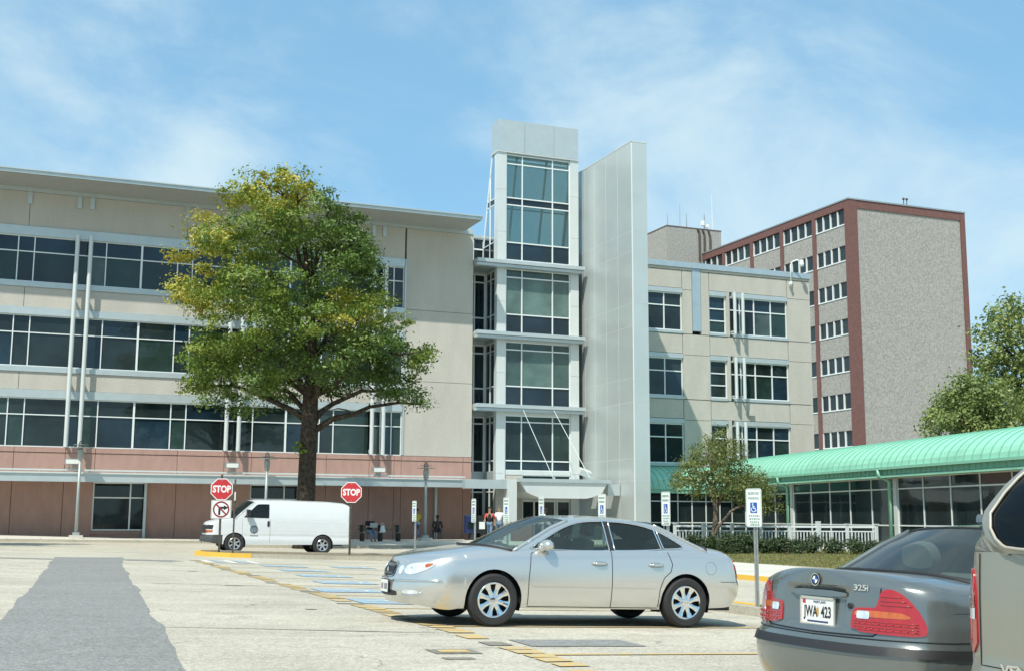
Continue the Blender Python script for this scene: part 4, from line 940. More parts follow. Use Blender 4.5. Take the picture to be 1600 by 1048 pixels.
def bay_sign(px, off, label, lean=0):
    g0 = onX(px, 800, 11.42); x, y = g0.x, g0.y; g = gz(x, y)+.13; a = math.atan2(y, x); ang = a+math.pi-off
    root = thing('reserved_bay_sign', label, 'sign', (x, y, g), group='reserved parking signs at the stall heads')
    M = Matrix.Translation((x, y, 1.64)) @ Matrix.Rotation(lean, 4, 'X' if False else Vector((math.cos(ang), math.sin(ang), 0))) @ Matrix.Translation((-x, -y, -1.64)) @ face_mat((x+math.cos(ang)*.04, y+math.sin(ang)*.04, 1.635), ang); Ml = toloc(M, root)
    b = MB(); top = 1.93
    n = Vector((math.cos(ang), math.sin(ang), 0)); r = Vector((-n.y, n.x, 0))
    for s in (-1, 1): b.bar(Vector((x, y, g-.3))+r*s*.025, Vector((x, y, top))+r*s*.025-n*.0+r*lean*.0, .012, .035)
    b.bar((x-n.x*.012, y-n.y*.012, g-.3), (x-n.x*.012, y-n.y*.012, top), .045, .012)
    b.build('post', M_STEEL, root)
    p = MB().prism(rrect(.305, .635, .035), -.003, 0, M).build('sign_plate', M_SIGNW, root)
    b = MB()
    for x0, x1, y0, y1 in ((-.135, .135, .297, .303), (-.135, .135, -.303, -.297), (-.142, -.136, -.29, .29), (.136, .142, -.29, .29)): flat(b, [(x0, y0), (x1, y0), (x1, y1), (x0, y1)], .002, M)
    b.build('border', M_SIGNGR, p)
    text_mesh('RESERVED', .062, M_SIGNGR, p, Ml @ Matrix.Translation((0, .235, .003)), sx=.80); text_mesh('PARKING', .062, M_SIGNGR, p, Ml @ Matrix.Translation((0, .155, .003)), sx=.82)
    q = MB(); flat(q, rrect(.135, .175, .008, 2), .003, M); sq = q.build('symbol_panel', M_SIGNBL, p); q = MB(); isa(q, M, .17, (0, 0.0)); q.build('wheelchair_symbol', M_SIGNW, p)
    q = MB(); rr = random.Random(px)
    for k, yy in enumerate((-.135, -.185, -.235, -.275)):
        xx = -.10+.01*k
        while xx < .10:
            w_ = rr.uniform(.016, .04); flat(q, [(xx, yy-.014), (min(.11, xx+w_), yy-.014), (min(.11, xx+w_), yy+.014), (xx, yy+.014)], .003, M); xx += w_+.012
    q.build('small_print', mat('faded_green_ink', (.20, .33, .28), .5), p)
for px, off, lb in ((1180, rad(33), 'largest reserved parking sign, on the steel post between the silver and grey sedans'), (1043, rad(57), 'reserved parking sign above the rear window of the silver sedan'), (943, rad(58), 'reserved parking sign directly above the silver sedan roof, left of the slab wall foot'), (848, rad(66), 'reserved parking sign in front of the sliding entrance doors'), (793, rad(61), 'reserved parking sign in front of the entrance canopy post'), (742, rad(67), 'narrow reserved parking sign beside the newspaper boxes'), (649, rad(65), 'leftmost narrow reserved parking sign hiding the person in yellow')):
    bay_sign(px, off, lb, lean=.0)

# ------------------------------------------------------------------ lamps
M_LAMPG = mat('lamp_grey_paint', (.36, .40, .39), .45, .3, .08, 9)
M_GLOBE = glass_mat('lamp_lens', (.85, .9, .9), .25, .05)
def lamp(px, ytop, Y, label):
    c = onY(px, ytop, Y); x, y = c.x, c.y; g = wz(x, y)
    root = thing('street_lamp', label, 'lamp', (x, y, g), group='grey post lamps along the building'); H = c.z
    MB().box(x-.32, x+.32, y-.32, y+.32, g-.1, g+.16).build('plinth', M_CONC, root); MB().box(x-.16, x+.16, y-.16, y+.16, g+.16, g+.30).build('base', M_LAMPG, root)
    MB().tube([(x, y, g+.28), (x, y, g+2), (x, y, H-.95)], [.085, .075, .065], 12).build('pole', M_LAMPG, root, True)
    hd = MB().lathe([(.065, -.98), (.13, -.9), (.16, -.62), (.16, -.45), (.09, -.42)], 16, Matrix.Translation((x, y, H))).build('head', M_LAMPG, root, True, sharp=40)
    MB().lathe([(.11, -.44), (.13, -.3), (.11, -.12), (.05, 0), (0, .01)], 16, Matrix.Translation((x, y, H))).build('lens', M_GLOBE, hd, True)
    b = MB(); b.lathe([(.12, -.36), (.50, -.35), (.50, -.33), (.12, -.335)], 24, Matrix.Translation((x, y, H)), True); b.lathe([(.12, -.22), (.36, -.21), (.36, -.195), (.12, -.2)], 24, Matrix.Translation((x, y, H)), True); b.build('reflector_ring', M_LAMPG, hd)
lamp(127, 688, 64.2, 'grey post lamp left of the first ground-floor window, standing on a square concrete plinth')
lamp(418, 706, 64.2, 'grey post lamp rising behind the white van, left of the tree trunk')
lamp(666, 721, 63.0, 'grey post lamp beside the person in yellow and the seated man')
def flood(px, py, Y, label, z=None):
    c = onY(px, py, Y); x, y, z = c.x, c.y, (z or c.z)
    root = thing('floodlight', label, 'floodlight', (x, y, z-.28), group='floodlights on the canopy edge')
    MB().box(x-.36, x+.36, y-.24, y+.18, z-.12, z+.16).box(x-.30, x+.30, y-.27, y-.24, z-.09, z+.10).build('housing', M_STEEL, root); MB().box(x-.31, x+.31, y-.30, y-.275, z-.10, z+.11).build('lens', M_SIGNW, root)
    MB().tube([(x-.12, y, z-.30), (x-.12, y, z-.1)], .035, 6).tube([(x+.12, y, z-.30), (x+.12, y, z-.1)], .035, 6).box(x-.2, x+.2, y-.1, y+.1, z-.34, z-.28).build('bracket', M_STEEL, root)
flood(113, 721, 65.5, 'floodlight on the canopy behind the left post lamp'); flood(362, 727, 65.5, 'floodlight on the canopy above the no-turn sign'); flood(591, 734, 65.5, 'floodlight on the canopy above the bench'); 
c = Vector((31.1, 65.3, 3.95)); fl_ = thing('floodlight', 'white floodlight on the entrance canopy beside the slab wall', 'floodlight', (c.x, c.y, 3.64), group='floodlights on the canopy edge')
Mf = Matrix.Translation((c.x, c.y, 4.12)) @ Matrix.Rotation(rad(18), 4, 'Y') @ Matrix.Rotation(rad(25), 4, 'X')
MB().box(-.38, .38, -.22, .22, -.17, .17, Mf).build('housing', M_ALUW, fl_); MB().tube([(c.x+.1, c.y, 3.64), (c.x+.1, c.y, 4.0)], .05, 8).build('bracket', M_ALUW, fl_)

# ------------------------------------------------------------------ bench, boxes, bin
M_WOOD = mat('weathered_wood', (.22, .155, .10), .8, 0, .25, 8)
bc = onY(594, 845, 62.0); bx_, by_ = bc.x, bc.y; bg_ = wz(bx_, by_)
bn = thing('park_bench', 'brown slatted bench with black legs beneath the canopy', 'bench', (bx_, by_, bg_))
for i, yy in enumerate((-.20, -.06, .08, .20)): bx('seat_slat', M_WOOD, bn, bx_-1.15, bx_+1.15, by_+yy-.055, by_+yy+.055, bg_+.42, bg_+.46)
for i, zz_ in enumerate((.62, .78)): bx('back_slat', M_WOOD, bn, bx_-1.15, bx_+1.15, by_+.25+.03*i, by_+.285+.03*i, bg_+zz_-.055, bg_+zz_+.055)
for xx in (-.98, 0, .98): MB().box(bx_+xx-.07, bx_+xx+.07, by_-.2, by_-.08, bg_, bg_+.42).box(bx_+xx-.07, bx_+xx+.07, by_+.14, by_+.25, bg_, bg_+.85).box(bx_+xx-.069, bx_+xx+.069, by_-.08, by_+.14, bg_+.3, bg_+.41).build('leg', M_BLACK, bn)
bag = thing('shopping_bag', 'crumpled white bag lying on the bench beside the reading man', 'bag', (bx_+.12, by_, bg_+.46)); rb = random.Random(2)
b = MB(); b.grid([[(bx_+.12+(.17+.02*math.sin(3*a+z*9))*math.cos(a)*(1-.5*z), by_+.11*math.sin(a)*(1-.3*z), bg_+.46+z*.36+(.02*math.sin(5*a) if z > .8 else 0)) for a in linsp(0, 2*math.pi, 17)] for z in (0, .3, .6, .85, 1)], False); b.build('sack', M_SIGNW, bag, True)
MB().tube([(bx_+.02, by_, bg_+.80), (bx_+.06, by_, bg_+.93), (bx_+.16, by_, bg_+.93), (bx_+.2, by_, bg_+.80)], .012, 5).build('handle', M_SIGNW, bag)
def newsbox(px, Y, col, label):
    c = onY(px, 840, Y); x, y = c.x, c.y; g = wz(x, y); m = mat('newsbox_'+str(px), col, .4, 0, .06, 5)
    r = thing('newspaper_box', label, 'newspaper box', (x, y, g), group='newspaper boxes by the glass link')
    MB().box(x-.24, x+.24, y-.20, y+.20, g+.38, g+1.10).prism([(-.2, .0), (.2, 0), (.2, .22), (-.12, .30), (-.2, .22)], -.24, .24, Matrix.Translation((x, y, g+1.10)) @ Matrix(((0, 0, 1, 0), (1, 0, 0, 0), (0, 1, 0, 0), (0, 0, 0, 1)))).build('cabinet', m, r)
    MB().box(x-.17, x+.17, y-.212, y-.20, g+.62, g+1.02).build('display_window', M_SIGNW if col[2] < .1 else M_PANE, r); MB().tube([(x, y, g), (x, y, g+.38)], .05, 8).box(x-.22, x+.22, y-.18, y+.18, g, g+.06).build('pedestal', M_BLACK, r); MB().box(x+.08, x+.18, y-.23, y-.2, g+1.06, g+1.12).build('coin_slot', M_STEEL, r)
newsbox(733, 65.0, (.02, .035, .11), 'dark blue newspaper box against the pink wall end'); newsbox(751, 64.2, (.015, .02, .02), 'black newspaper box left of the man in the red and black shirt')
c = onY(815, 830, 61.5); pl = thing('planter', 'low brown planter box left of the sliding doors behind the silver sedan', 'planter', (c.x, c.y, wz(c.x, c.y))); g = wz(c.x, c.y)
MB().prism([(-.5, -.35), (.5, -.35), (.5, .35), (-.5, .35)], g, g+.95, Matrix.Translation((c.x, c.y, 0))).build('box', mat('brown_planter', (.17, .085, .065), .8, 0, .1, 9), pl); MB().box(c.x-.54, c.x+.54, c.y-.39, c.y+.39, g+.95, g+1.02).build('rim', mat('brown_planter', (0, 0, 0)), pl)

# ------------------------------------------------------------------ people
def skin_mesh(name, mat_, parent, joints, edges, root_i, sub=1):
    me = bpy.data.meshes.new(name); names = list(joints); me.from_pydata([joints[n][0] for n in names], [(names.index(a), names.index(b)) for a, b in edges], []); me.materials.append(mat_)
    o = link(name, me, parent); sk = o.modifiers.new('Skin', 'SKIN'); sk.use_smooth_shade = True
    if not me.skin_vertices: return o
    for i, n in enumerate(names):
        r = joints[n][1]; r = r if isinstance(r, tuple) else (r, r); me.skin_vertices[0].data[i].radius = r; me.skin_vertices[0].data[i].use_root = (n == root_i)
    o.modifiers.new('Sub', 'SUBSURF').levels = sub; o.modifiers[-1].render_levels = sub
    return o
def person(label, loc, rz, pose, skin, shirt, pants, hair=(.02, .015, .012), sleeve=.5, cap=None, bald=False, height=1.76, group=None, over=None):
    """pose: joint positions (x forward, y left, z up) for a 1.76 m figure"""
    root = thing('person', label, 'person', loc, rz, local=True); k = height/1.76
    J = {n: Vector(v)*k for n, v in pose.items()}
    ms = mat('skin_%d' % int(skin[0]*1000), skin, .6); mt = mat('cloth_%d_%d_%d' % tuple(int(c*1000) for c in shirt), shirt, .85, 0, .12, 18); mp_ = mat('cloth_%d_%d_%d' % tuple(int(c*1000) for c in pants), pants, .9, 0, .15, 20)
    hd = (J['crown']-J['neck']).normalized(); fwd = Vector(pose.get('look', (1, 0, 0))).normalized()
    body = {'pel': (J['pel'], .10*k), 'chest': (J['chest'], .11*k), 'neck': (J['neck'], .052*k), 'jaw': (J['neck']+hd*.10*k+fwd*.02*k, .068*k), 'head': (J['neck']+hd*.185*k, .088*k), 'crown': (J['crown'], .06*k), 'nose': (J['neck']+hd*.155*k+fwd*.105*k, .014*k)}
    ed = [('pel', 'chest'), ('chest', 'neck'), ('neck', 'jaw'), ('jaw', 'head'), ('head', 'crown'), ('head', 'nose')]
    side = hd.cross(fwd).normalized()
    for s, n in ((1, 'L'), (-1, 'R')):
        body['ear'+n] = (J['neck']+hd*.165*k+side*s*.088*k, .018*k); ed.append(('head', 'ear'+n))
        sh, el, wr_ = J['sh'+n], J['el'+n], J['wr'+n]; hdv = (wr_-el).normalized(); hand = wr_+hdv*.085*k
        body.update({'sh'+n: (sh, .050*k), 'el'+n: (el, .037*k), 'wr'+n: (wr_, .026*k), 'ha'+n: (hand, (.030*k, .016*k))}); ed += [('chest', 'sh'+n), ('sh'+n, 'el'+n), ('el'+n, 'wr'+n), ('wr'+n, 'ha'+n)]
        pn = hdv.cross(side if abs(hdv.dot(side)) < .8 else fwd).normalized(); pa_ = hdv.cross(pn).normalized()
        for q, (o, ln) in enumerate(((-.026, .062), (-.009, .075), (.009, .07), (.026, .055))):
            a_ = hand+pa_*o*k; body['f%d%s' % (q, n)] = (a_+hdv*ln*.5*k, .0085*k); body['g%d%s' % (q, n)] = (a_+hdv*ln*.85*k+pn*.02*k, .0075*k); ed += [('ha'+n, 'f%d%s' % (q, n)), ('f%d%s' % (q, n), 'g%d%s' % (q, n))]
        body['t'+n] = (wr_+hdv*.05*k+pa_*.045*k, .010*k); ed.append(('wr'+n, 't'+n))
        hp, kn, an = J['hi'+n], J['kn'+n], J['an'+n]
        body.update({'hi'+n: (hp, .075*k), 'kn'+n: (kn, .05*k), 'an'+n: (an, .036*k)}); ed += [('pel', 'hi'+n), ('hi'+n, 'kn'+n), ('kn'+n, 'an'+n)]
    skin_mesh('body', ms, root, body, ed, 'pel', 1)
    S_ = {'pel': (J['pel']+Vector((0, 0, .02))*k, (.165*k, .12*k)), 'mid': ((J['pel']+J['chest'])*.5, (.158*k, .115*k)), 'chest': (J['chest'], (.17*k, .125*k)), 'col': (J['neck']-hd*.02*k, .07*k)}; e2 = [('pel', 'mid'), ('mid', 'chest'), ('chest', 'col')]
    for n in 'LR':
        S_['sh'+n] = (J['sh'+n], .078*k); q = J['sh'+n].lerp(J['el'+n], min(1, sleeve*1.5)); S_['sl'+n] = (q, .060*k); e2 += [('chest', 'sh'+n), ('sh'+n, 'sl'+n)]
        if sleeve > .8: S_['cu'+n] = (J['el'+n].lerp(J['wr'+n], .92), .040*k); e2.append(('sl'+n, 'cu'+n))
    if over:
        mo = mat('cloth_%d_%d_%d' % tuple(int(c*1000) for c in over), over, .85, 0, .12, 18)
        skin_mesh('shirt', mo, root, {n: S_[n] for n in ('pel', 'mid', 'chest', 'col')}, [e for e in e2 if e[0] in ('pel', 'mid', 'chest') and e[1] in ('mid', 'chest', 'col')], 'pel', 1)
        for n in 'LR':
            q = {m_: v_ for m_, v_ in S_.items() if m_ in ('sh'+n, 'sl'+n, 'cu'+n)}; q['in'] = (J['chest'].lerp(J['sh'+n], .55)+Vector((0, 0, .05)), .085*k)
            skin_mesh('sleeve', mt, root, q, [('in', 'sh'+n)]+[e for e in e2 if e[0] in ('sh'+n, 'sl'+n) and e[1] in q], 'in', 1)
    else: skin_mesh('shirt', mt, root, S_, e2, 'pel', 1)
    T = {'pel': (J['pel'], (.15*k, .115*k))}; e3 = []
    for n in 'LR':
        T.update({'hi'+n: (J['hi'+n], .098*k), 'kn'+n: (J['kn'+n], .072*k), 'an'+n: (J['an'+n]+Vector((0, 0, .02))*k, .062*k)}); e3 += [('pel', 'hi'+n), ('hi'+n, 'kn'+n), ('kn'+n, 'an'+n)]
    skin_mesh('trousers', mp_, root, T, e3, 'pel', 1)
    for n in 'LR':
        a = J['an'+n]; tv = Vector(pose.get('toe'+n, (1, 0, 0))).normalized()
        skin_mesh('shoe', mat('dark_shoe', (.03, .027, .025), .6) if shirt[0] < .3 else mat('light_shoe', (.45, .43, .40), .6), root, {'h': (a-tv*.05*k-Vector((0, 0, .035))*k, .042*k), 'm': (a+tv*.07*k-Vector((0, 0, .045))*k, .045*k), 't': (a+tv*.18*k-Vector((0, 0, .058))*k, .036*k), 'a': (a, .045*k)}, [('h', 'm'), ('m', 't'), ('h', 'a')], 'h', 1)
    c = J['neck']+hd*.195*k; R3 = Matrix((side, fwd, hd)).transposed() if False else None
    b = MB(); rr = .105*k
    lo = -.1 if bald else .12
    for j in range(6):
        for i in range(14): pass
    pts = []
    for j in range(7):
        t = (math.pi*.5)*(j/6)*(1.28 if not bald else .62)
        pts.append([c+hd*(rr*1.1*math.cos(t))+(fwd*math.cos(u)*.98+side*math.sin(u)*.90)*rr*math.sin(t)-fwd*.018*k+(hd*(.03*k) if (math.cos(u) > .5 and j > 4) else Vector((0, 0, 0))) for u in linsp(0, 2*math.pi, 15)])
    b.grid(pts, True); b.build('cap' if cap else 'hair', mat('hair_%d' % int(sum(cap or hair)*1000), cap or hair, .8), root, True, off=(0, 0, 0))
    b = MB()
    for s in (1, -1): b.sphere(c-hd*.03*k+fwd*.083*k+side*s*.033*k, .011*k, 6, 5)
    b.build('eyes', M_INK, root, off=(0, 0, 0))
    return root
STAND = dict(pel=(0, 0, .95), chest=(0, 0, 1.30), neck=(.0, 0, 1.50), crown=(.01, 0, 1.73), shL=(0, .19, 1.40), elL=(-.02, .25, 1.13), wrL=(.06, .25, .90), shR=(0, -.19, 1.40), elR=(-.02, -.25, 1.13), wrR=(.06, -.25, .90), hiL=(0, .09, .92), knL=(.03, .10, .50), anL=(0, .11, .09), hiR=(0, -.09, .92), knR=(.03, -.10, .50), anR=(0, -.11, .09))
WALK = dict(STAND, knL=(.16, .09, .52), anL=(.22, .09, .10), knR=(-.06, -.09, .49), anR=(-.26, -.09, .13), elL=(-.12, .25, 1.15), wrL=(-.04, .27, .92), elR=(.08, -.25, 1.15), wrR=(.28, -.20, 1.06))
SIT = dict(pel=(0, 0, .55), chest=(.05, 0, .90), neck=(.10, 0, 1.09), crown=(.18, 0, 1.30), look=(1, 0, -.45), shL=(.06, .19, 1.0), elL=(.16, .25, .76), wrL=(.36, .12, .80), shR=(.06, -.19, 1.0), elR=(.16, -.25, .76), wrR=(.36, -.12, .80), hiL=(.04, .10, .53), knL=(.45, .14, .50), anL=(.42, .14, .09), hiR=(.04, -.10, .53), knR=(.46, -.12, .50), anR=(.50, -.10, .09))
SIT2 = dict(SIT, crown=(.12, 0, 1.32), look=(1, .2, 0), elL=(.2, .27, .74), wrL=(.42, .2, .62), elR=(.2, -.27, .74), wrR=(.36, -.05, .62), knL=(.42, .24, .50), anL=(.34, .28, .09), knR=(.42, -.24, .52), anR=(.30, -.28, .09))
BEND = dict(STAND, pel=(-.04, 0, .95), chest=(.08, 0, 1.28), neck=(.16, 0, 1.46), crown=(.25, 0, 1.67), look=(1, 0, -.35), shL=(.10, .2, 1.36), elL=(.30, .27, 1.03), wrL=(.46, .16, .90), shR=(.10, -.2, 1.36), elR=(.30, -.27, 1.03), wrR=(.46, -.16, .90))
DN = (.012, .013, .016); JEAN = (.13, .20, .28); DJ = (.03, .04, .06)
def put(px, Y): c = onY(px, 840, Y); return c.x, c.y, wz(c.x, c.y)
cam_dir = lambda x, y: math.atan2(-y, -x)
x, y, z = put(577, 61.9)
rd = person('man in a black shirt and jeans reading on the bench', (x, y-.02, z-.02), rad(-82), SIT, (.42, .25, .18), DN, JEAN, hair=(.30, .19, .14), bald=True)
f = Vector((math.cos(rad(-82)), math.sin(rad(-82)), 0)); s_ = Vector((-f.y, f.x, 0)); pc_ = Vector((x, y, z))+f*.50+Vector((0, 0, .84))
nw = thing('newspaper', 'pale sheet of paper held by the man on the bench', 'newspaper', tuple(pc_))
b = MB(); b.grid([[pc_+s_*u+f*(.04*abs(u)/.2)+Vector((0, 0, h*.9))+f*h*.35 for u in (-.21, -.1, 0, .1, .21)] for h in (-.13, .13)]); b.grid([[pc_+s_*u+f*(.04*abs(u)/.2+.004)+Vector((0, 0, h*.9))+f*h*.35 for u in (-.21, -.1, 0, .1, .21)] for h in (-.13, .13)], True); b.build('page', mat('newsprint', (.5, .5, .48), .9, 0, .2, 40), nw)
x, y, z = put(651, 66.2); person('person in a yellow shirt and blue jeans standing behind a narrow parking sign', (x, y, z), rad(95), STAND, (.30, .18, .12), (.55, .43, .05), (.05, .08, .15), height=1.72)
x, y, z = put(683, 66.8); person('man in dark jacket and jeans seated against the pink wall', (x, y, z), rad(-105), SIT2, (.07, .045, .033), (.03, .033, .03), DJ, sleeve=1.0, over=(.05, .055, .05))
st = thing('low_stool', 'low dark stool under the man seated against the pink wall', 'stool', (x, y, z)); MB().box(x-.2, x+.2, y-.2, y+.2, z+.40, z+.44).build('seat', M_BLACK, st)
for sx_ in (-.16, .16):
    for sy_ in (-.16, .16): MB().tube([(x+sx_, y+sy_, z), (x+sx_, y+sy_, z+.4)], .018, 6).build('leg', M_BLACK, st)
x, y, z = put(765, 60.5); person('man in a black shirt with red shoulders and jeans walking by the newspaper boxes', (x, y, z), rad(-120), WALK, (.36, .20, .14), (.55, .07, .045), JEAN, sleeve=.62, over=DN, height=1.80)
x, y, z = put(780, 61.5); person('man in a white t-shirt and jeans seen from behind near the canopy post', (x, y, z), rad(60), WALK, (.30, .18, .13), (.74, .75, .76), JEAN, hair=(.16, .12, .10), bald=True, height=1.83)
x, y, z = put(846, 57.5); person('person in a white shirt and dark cap leaning forward above the sedan roof', (x, y, z), rad(-10), BEND, (.06, .04, .03), (.66, .70, .74), DJ, sleeve=1.0, cap=(.012, .012, .014), height=1.8)
# ------------------------------------------------------------------ vehicles
def interp(tab):
    """smooth monotone-ish curve through (x, value) rows, any order"""
    t = sorted(tab); xs = [a for a, b in t]; ys = [b for a, b in t]; n = len(xs)
    d = [(ys[i+1]-ys[i])/(xs[i+1]-xs[i]) for i in range(n-1)]
    m = [d[0]]+[0 if d[i-1]*d[i] <= 0 else 2*d[i-1]*d[i]/(d[i-1]+d[i]) for i in range(1, n-1)]+[d[-1]]
    def f(x):
        if x <= xs[0]: return ys[0]
        if x >= xs[-1]: return ys[-1]
        i = 0
        while x > xs[i+1]: i += 1
        h = xs[i+1]-xs[i]; u = (x-xs[i])/h
        return (2*u**3-3*u**2+1)*ys[i]+(u**3-2*u**2+u)*h*m[i]+(-2*u**3+3*u**2)*ys[i+1]+(u**3-u**2)*h*m[i+1]
    return f
def chaikin(p, it=2, closed=True):
    for _ in range(it):
        q = []; n = len(p)
        for i in range(n if closed else n-1):
            a = p[i]; b = p[(i+1) % n]; q += [(a[0]*.75+b[0]*.25, a[1]*.75+b[1]*.25), (a[0]*.25+b[0]*.75, a[1]*.25+b[1]*.75)]
        p = q
    return p
class Shell:
    def __init__(s, xf, xr, b, cf, cr, zsh, zc, fprof, sprof, rprof, arches, zlow=.20, zl_f=.20, nf=2.5, nr=2.7, barrel=.03, pw=3.0, deform=None):
        s.zsh = interp(zsh); s.zc = interp(zc); s.fp = interp(fprof); s.sp = interp(sprof); s.rp = interp(rprof); s.arches = arches; s.zlow = interp(zlow) if isinstance(zlow, list) else (lambda x, v=zlow: v); s.pw = pw; s.deform = deform; s.zl = .2
        xm = (xf+xr)/2; half = (xf-xr)/2
        wd = lambda x: b*(1-barrel*((x-xm)/half)**2)
        P = []
        x0 = xf-cf
        for a in linsp(0, 90, 22): P.append((x0+cf*math.cos(rad(a))**(2/nf), wd(x0)*math.sin(rad(a))**(2/nf)))
        xs = set(); x1 = xr+cr; k = int((x0-x1)/.045)
        for x in linsp(x0, x1, k)[1:-1]: xs.add(round(x, 4))
        for ax, ar, az in arches:
            for e in (-1, 1): xs.add(ax+e*(ar+.0005)); xs.add(ax+e*(ar-.0005)); xs.add(ax+e*ar*.985); xs.add(ax+e*ar*.95)
        for x in sorted((x for x in xs if x1 < x < x0), reverse=True): P.append((x, wd(x)))
        for a in linsp(90, 0, 22): P.append((x1-cr*math.cos(rad(a))**(2/nr), wd(x1)*math.sin(rad(a))**(2/nr)))
        s.P = [Vector(p) for p in P]; s.s = [0]
        for i in range(1, len(P)): s.s.append(s.s[-1]+(s.P[i]-s.P[i-1]).length)
        s.N = []
        for i in range(len(P)):
            t = s.P[min(i+1, len(P)-1)]-s.P[max(i-1, 0)]; n = Vector((-t.y, t.x)); n = -n if n.dot(s.P[i]-Vector((xm, 0))) < 0 and False else n
            n = Vector((t.y, -t.x)); n.normalize()
            if n.dot(Vector((0 if x1 < P[i][0] < x0 else (1 if P[i][0] >= x0 else -1), P[i][1] if x1 < P[i][0] < x0 else 0))) < 0: n = -n
            if i == 0: n = Vector((1, 0))
            if i == len(P)-1: n = Vector((-1, 0))
            s.N.append(n)
        s.x0, s.x1, s.total = x0, x1, s.s[-1]
        s.xside = [(p.x, q) for p, q in zip(s.P, s.s)]
    def s_of_x(s, x):
        t = s.xside
        for i in range(len(t)-1):
            if t[i][0] >= x >= t[i+1][0] and t[i][0] > t[i+1][0]: return t[i][1]+(t[i+1][1]-t[i][1])*(t[i][0]-x)/(t[i][0]-t[i+1][0])
        return 0 if x > 0 else s.total
    def at(s, q):
        q = min(s.total, max(0, q)); lo, hi = 0, len(s.s)-1
        while hi-lo > 1:
            m = (lo+hi)//2
            if s.s[m] <= q: lo = m
            else: hi = m
        u = (q-s.s[lo])/max(1e-9, s.s[hi]-s.s[lo]); return s.P[lo].lerp(s.P[hi], u), s.N[lo].lerp(s.N[hi], u).normalized()
    def pt(s, q, z, off=0.0, side=1):
        p, n = s.at(q); zs = s.zsh(p.x); w_ = (z-s.zl)/max(.05, zs-s.zl); w_ = min(1.0, max(0, w_))
        ins = n.y*n.y*s.sp(w_)+n.x*n.x*(s.fp(w_) if n.x > 0 else s.rp(w_))
        if s.deform: ins += s.deform(q, z, p, n)
        r = p-n*(ins-off); return Vector((r.x, max(0, r.y) * side if off == 0 else r.y*side, z))
    def sx(s, x, z, off=0.0, side=1): return s.pt(s.s_of_x(x), z, off, side)
    def zbot(s, i):
        p = s.P[i]; z = s.zlow(p.x)
        for ax, ar, az in s.arches:
            d = abs(p.x-ax)
            if d < ar: z = max(z, az+math.sqrt(max(0, ar*ar-d*d)))
        return z
    def topz(s, x, yr): # yr = |y| / ring half width
        a, b = s.zsh(x), s.zc(x); return b-(b-a)*min(1, yr)**s.pw
    def ring(s, i):
        p = s.P[i]; return s.pt(s.s[i], s.zsh(p.x))
    def build(s, mat_, root, cabin, panels=None, NV=18, NT=12):
        """the painted shell, split along its shut lines into panels"""
        groups = {}
        for side in (1, -1):
            cols = []
            for i in range(len(s.P)):
                zb, zs = s.zbot(i), s.zsh(s.P[i].x); c = []
                for k in range(NV+1):
                    u = k/NV; c.append(s.pt(s.s[i], zb+(zs-zb)*u, 0, side))
                r = c[-1]; yr = abs(r.y)
                for k in range(1, NT+1):
                    t = 1-(1-k/NT)**1.6; c.append(Vector((r.x, yr*(1-t)*side, s.zc(r.x)-(s.zc(r.x)-zs)*(1-t)**s.pw)))
                cols.append(c)
            for i in range(len(cols)-1):
                for k in range(NV+NT):
                    f = [cols[i][k], cols[i+1][k], cols[i+1][k+1], cols[i][k+1]]
                    c = (f[0]+f[1]+f[2]+f[3])/4; top = k >= NV
                    if top and cabin[0] < c.x < cabin[1]: continue
                    nm = panels(c.x, c.y, c.z, top, side) if panels else 'body'
                    groups.setdefault(nm, []).append((f if side > 0 else f[::-1]))
        out = {}
        for nm, fs in groups.items():
            idx = {}; v = []; F = []
            for f in fs:
                q = []
                for p in f:
                    key = (round(p.x, 4), round(p.y, 4), round(p.z, 4))
                    if key not in idx: idx[key] = len(v); v.append(p)
                    if idx[key] not in q: q.append(idx[key])
                if len(q) > 2: F.append(tuple(q[::-1]))
            b = MB(); b.add(v, F); out[nm] = b.build(nm.split('|')[0], mat_, root, True, off=(0, 0, 0), sharp=50)
        return out
    def patch(s, name, poly, mat_, parent, off=.004, side=1, sp=.05, byx=False, smooth=True, thick=.0):
        """a sheet laid on the shell; poly in (arc length or x, z)"""
        if byx: poly = [(s.s_of_x(a), z) for a, z in poly]
        v, f = tri2d(poly, sp); b = MB(); pts = [s.pt(a, z, off, side) for a, z in v]
        def up(t):
            n = (pts[t[1]]-pts[t[0]]).cross(pts[t[2]]-pts[t[0]]); q, nn = s.at(v[t[0]][0]); return t if n.dot(Vector((nn.x, nn.y*side, 0))) > 0 else t[::-1]
        b.add(pts, [up(t) for t in f])
        if thick:
            n = len(pts); e = {}
            for t in b.f[:]:
                for i in range(3):
                    k = (t[i], t[(i+1) % 3]); e[k] = 1
            back = [s.pt(a, z, off-thick, side) for a, z in v]; o = len(b.v); b.add(back, [])
            b.add([], [])
            for (i, j) in list(e):
                if (j, i) not in e: b.f.append((j, i, o+i, o+j)); b.m.append(0)
        return b.build(name, mat_, parent, smooth, off=(0, 0, 0), sharp=40)
    def line(s, pts, mat_, parent, name='panel_gap', r=.005, off=.0015, side=1, byx=True, step=.04, n=5):
        q = []
        for i in range(len(pts)-1):
            a = Vector(pts[i]); c = Vector(pts[i+1]); k = max(1, int((c-a).length/step)); q += [a+(c-a)*j/k for j in range(k)]
        q.append(Vector(pts[-1])); P = [s.pt(s.s_of_x(a.x) if byx else a.x, a.y, off, side) for a in q]
        return MB().tube(P, r, n).build(name, mat_, parent, True, off=(0, 0, 0))
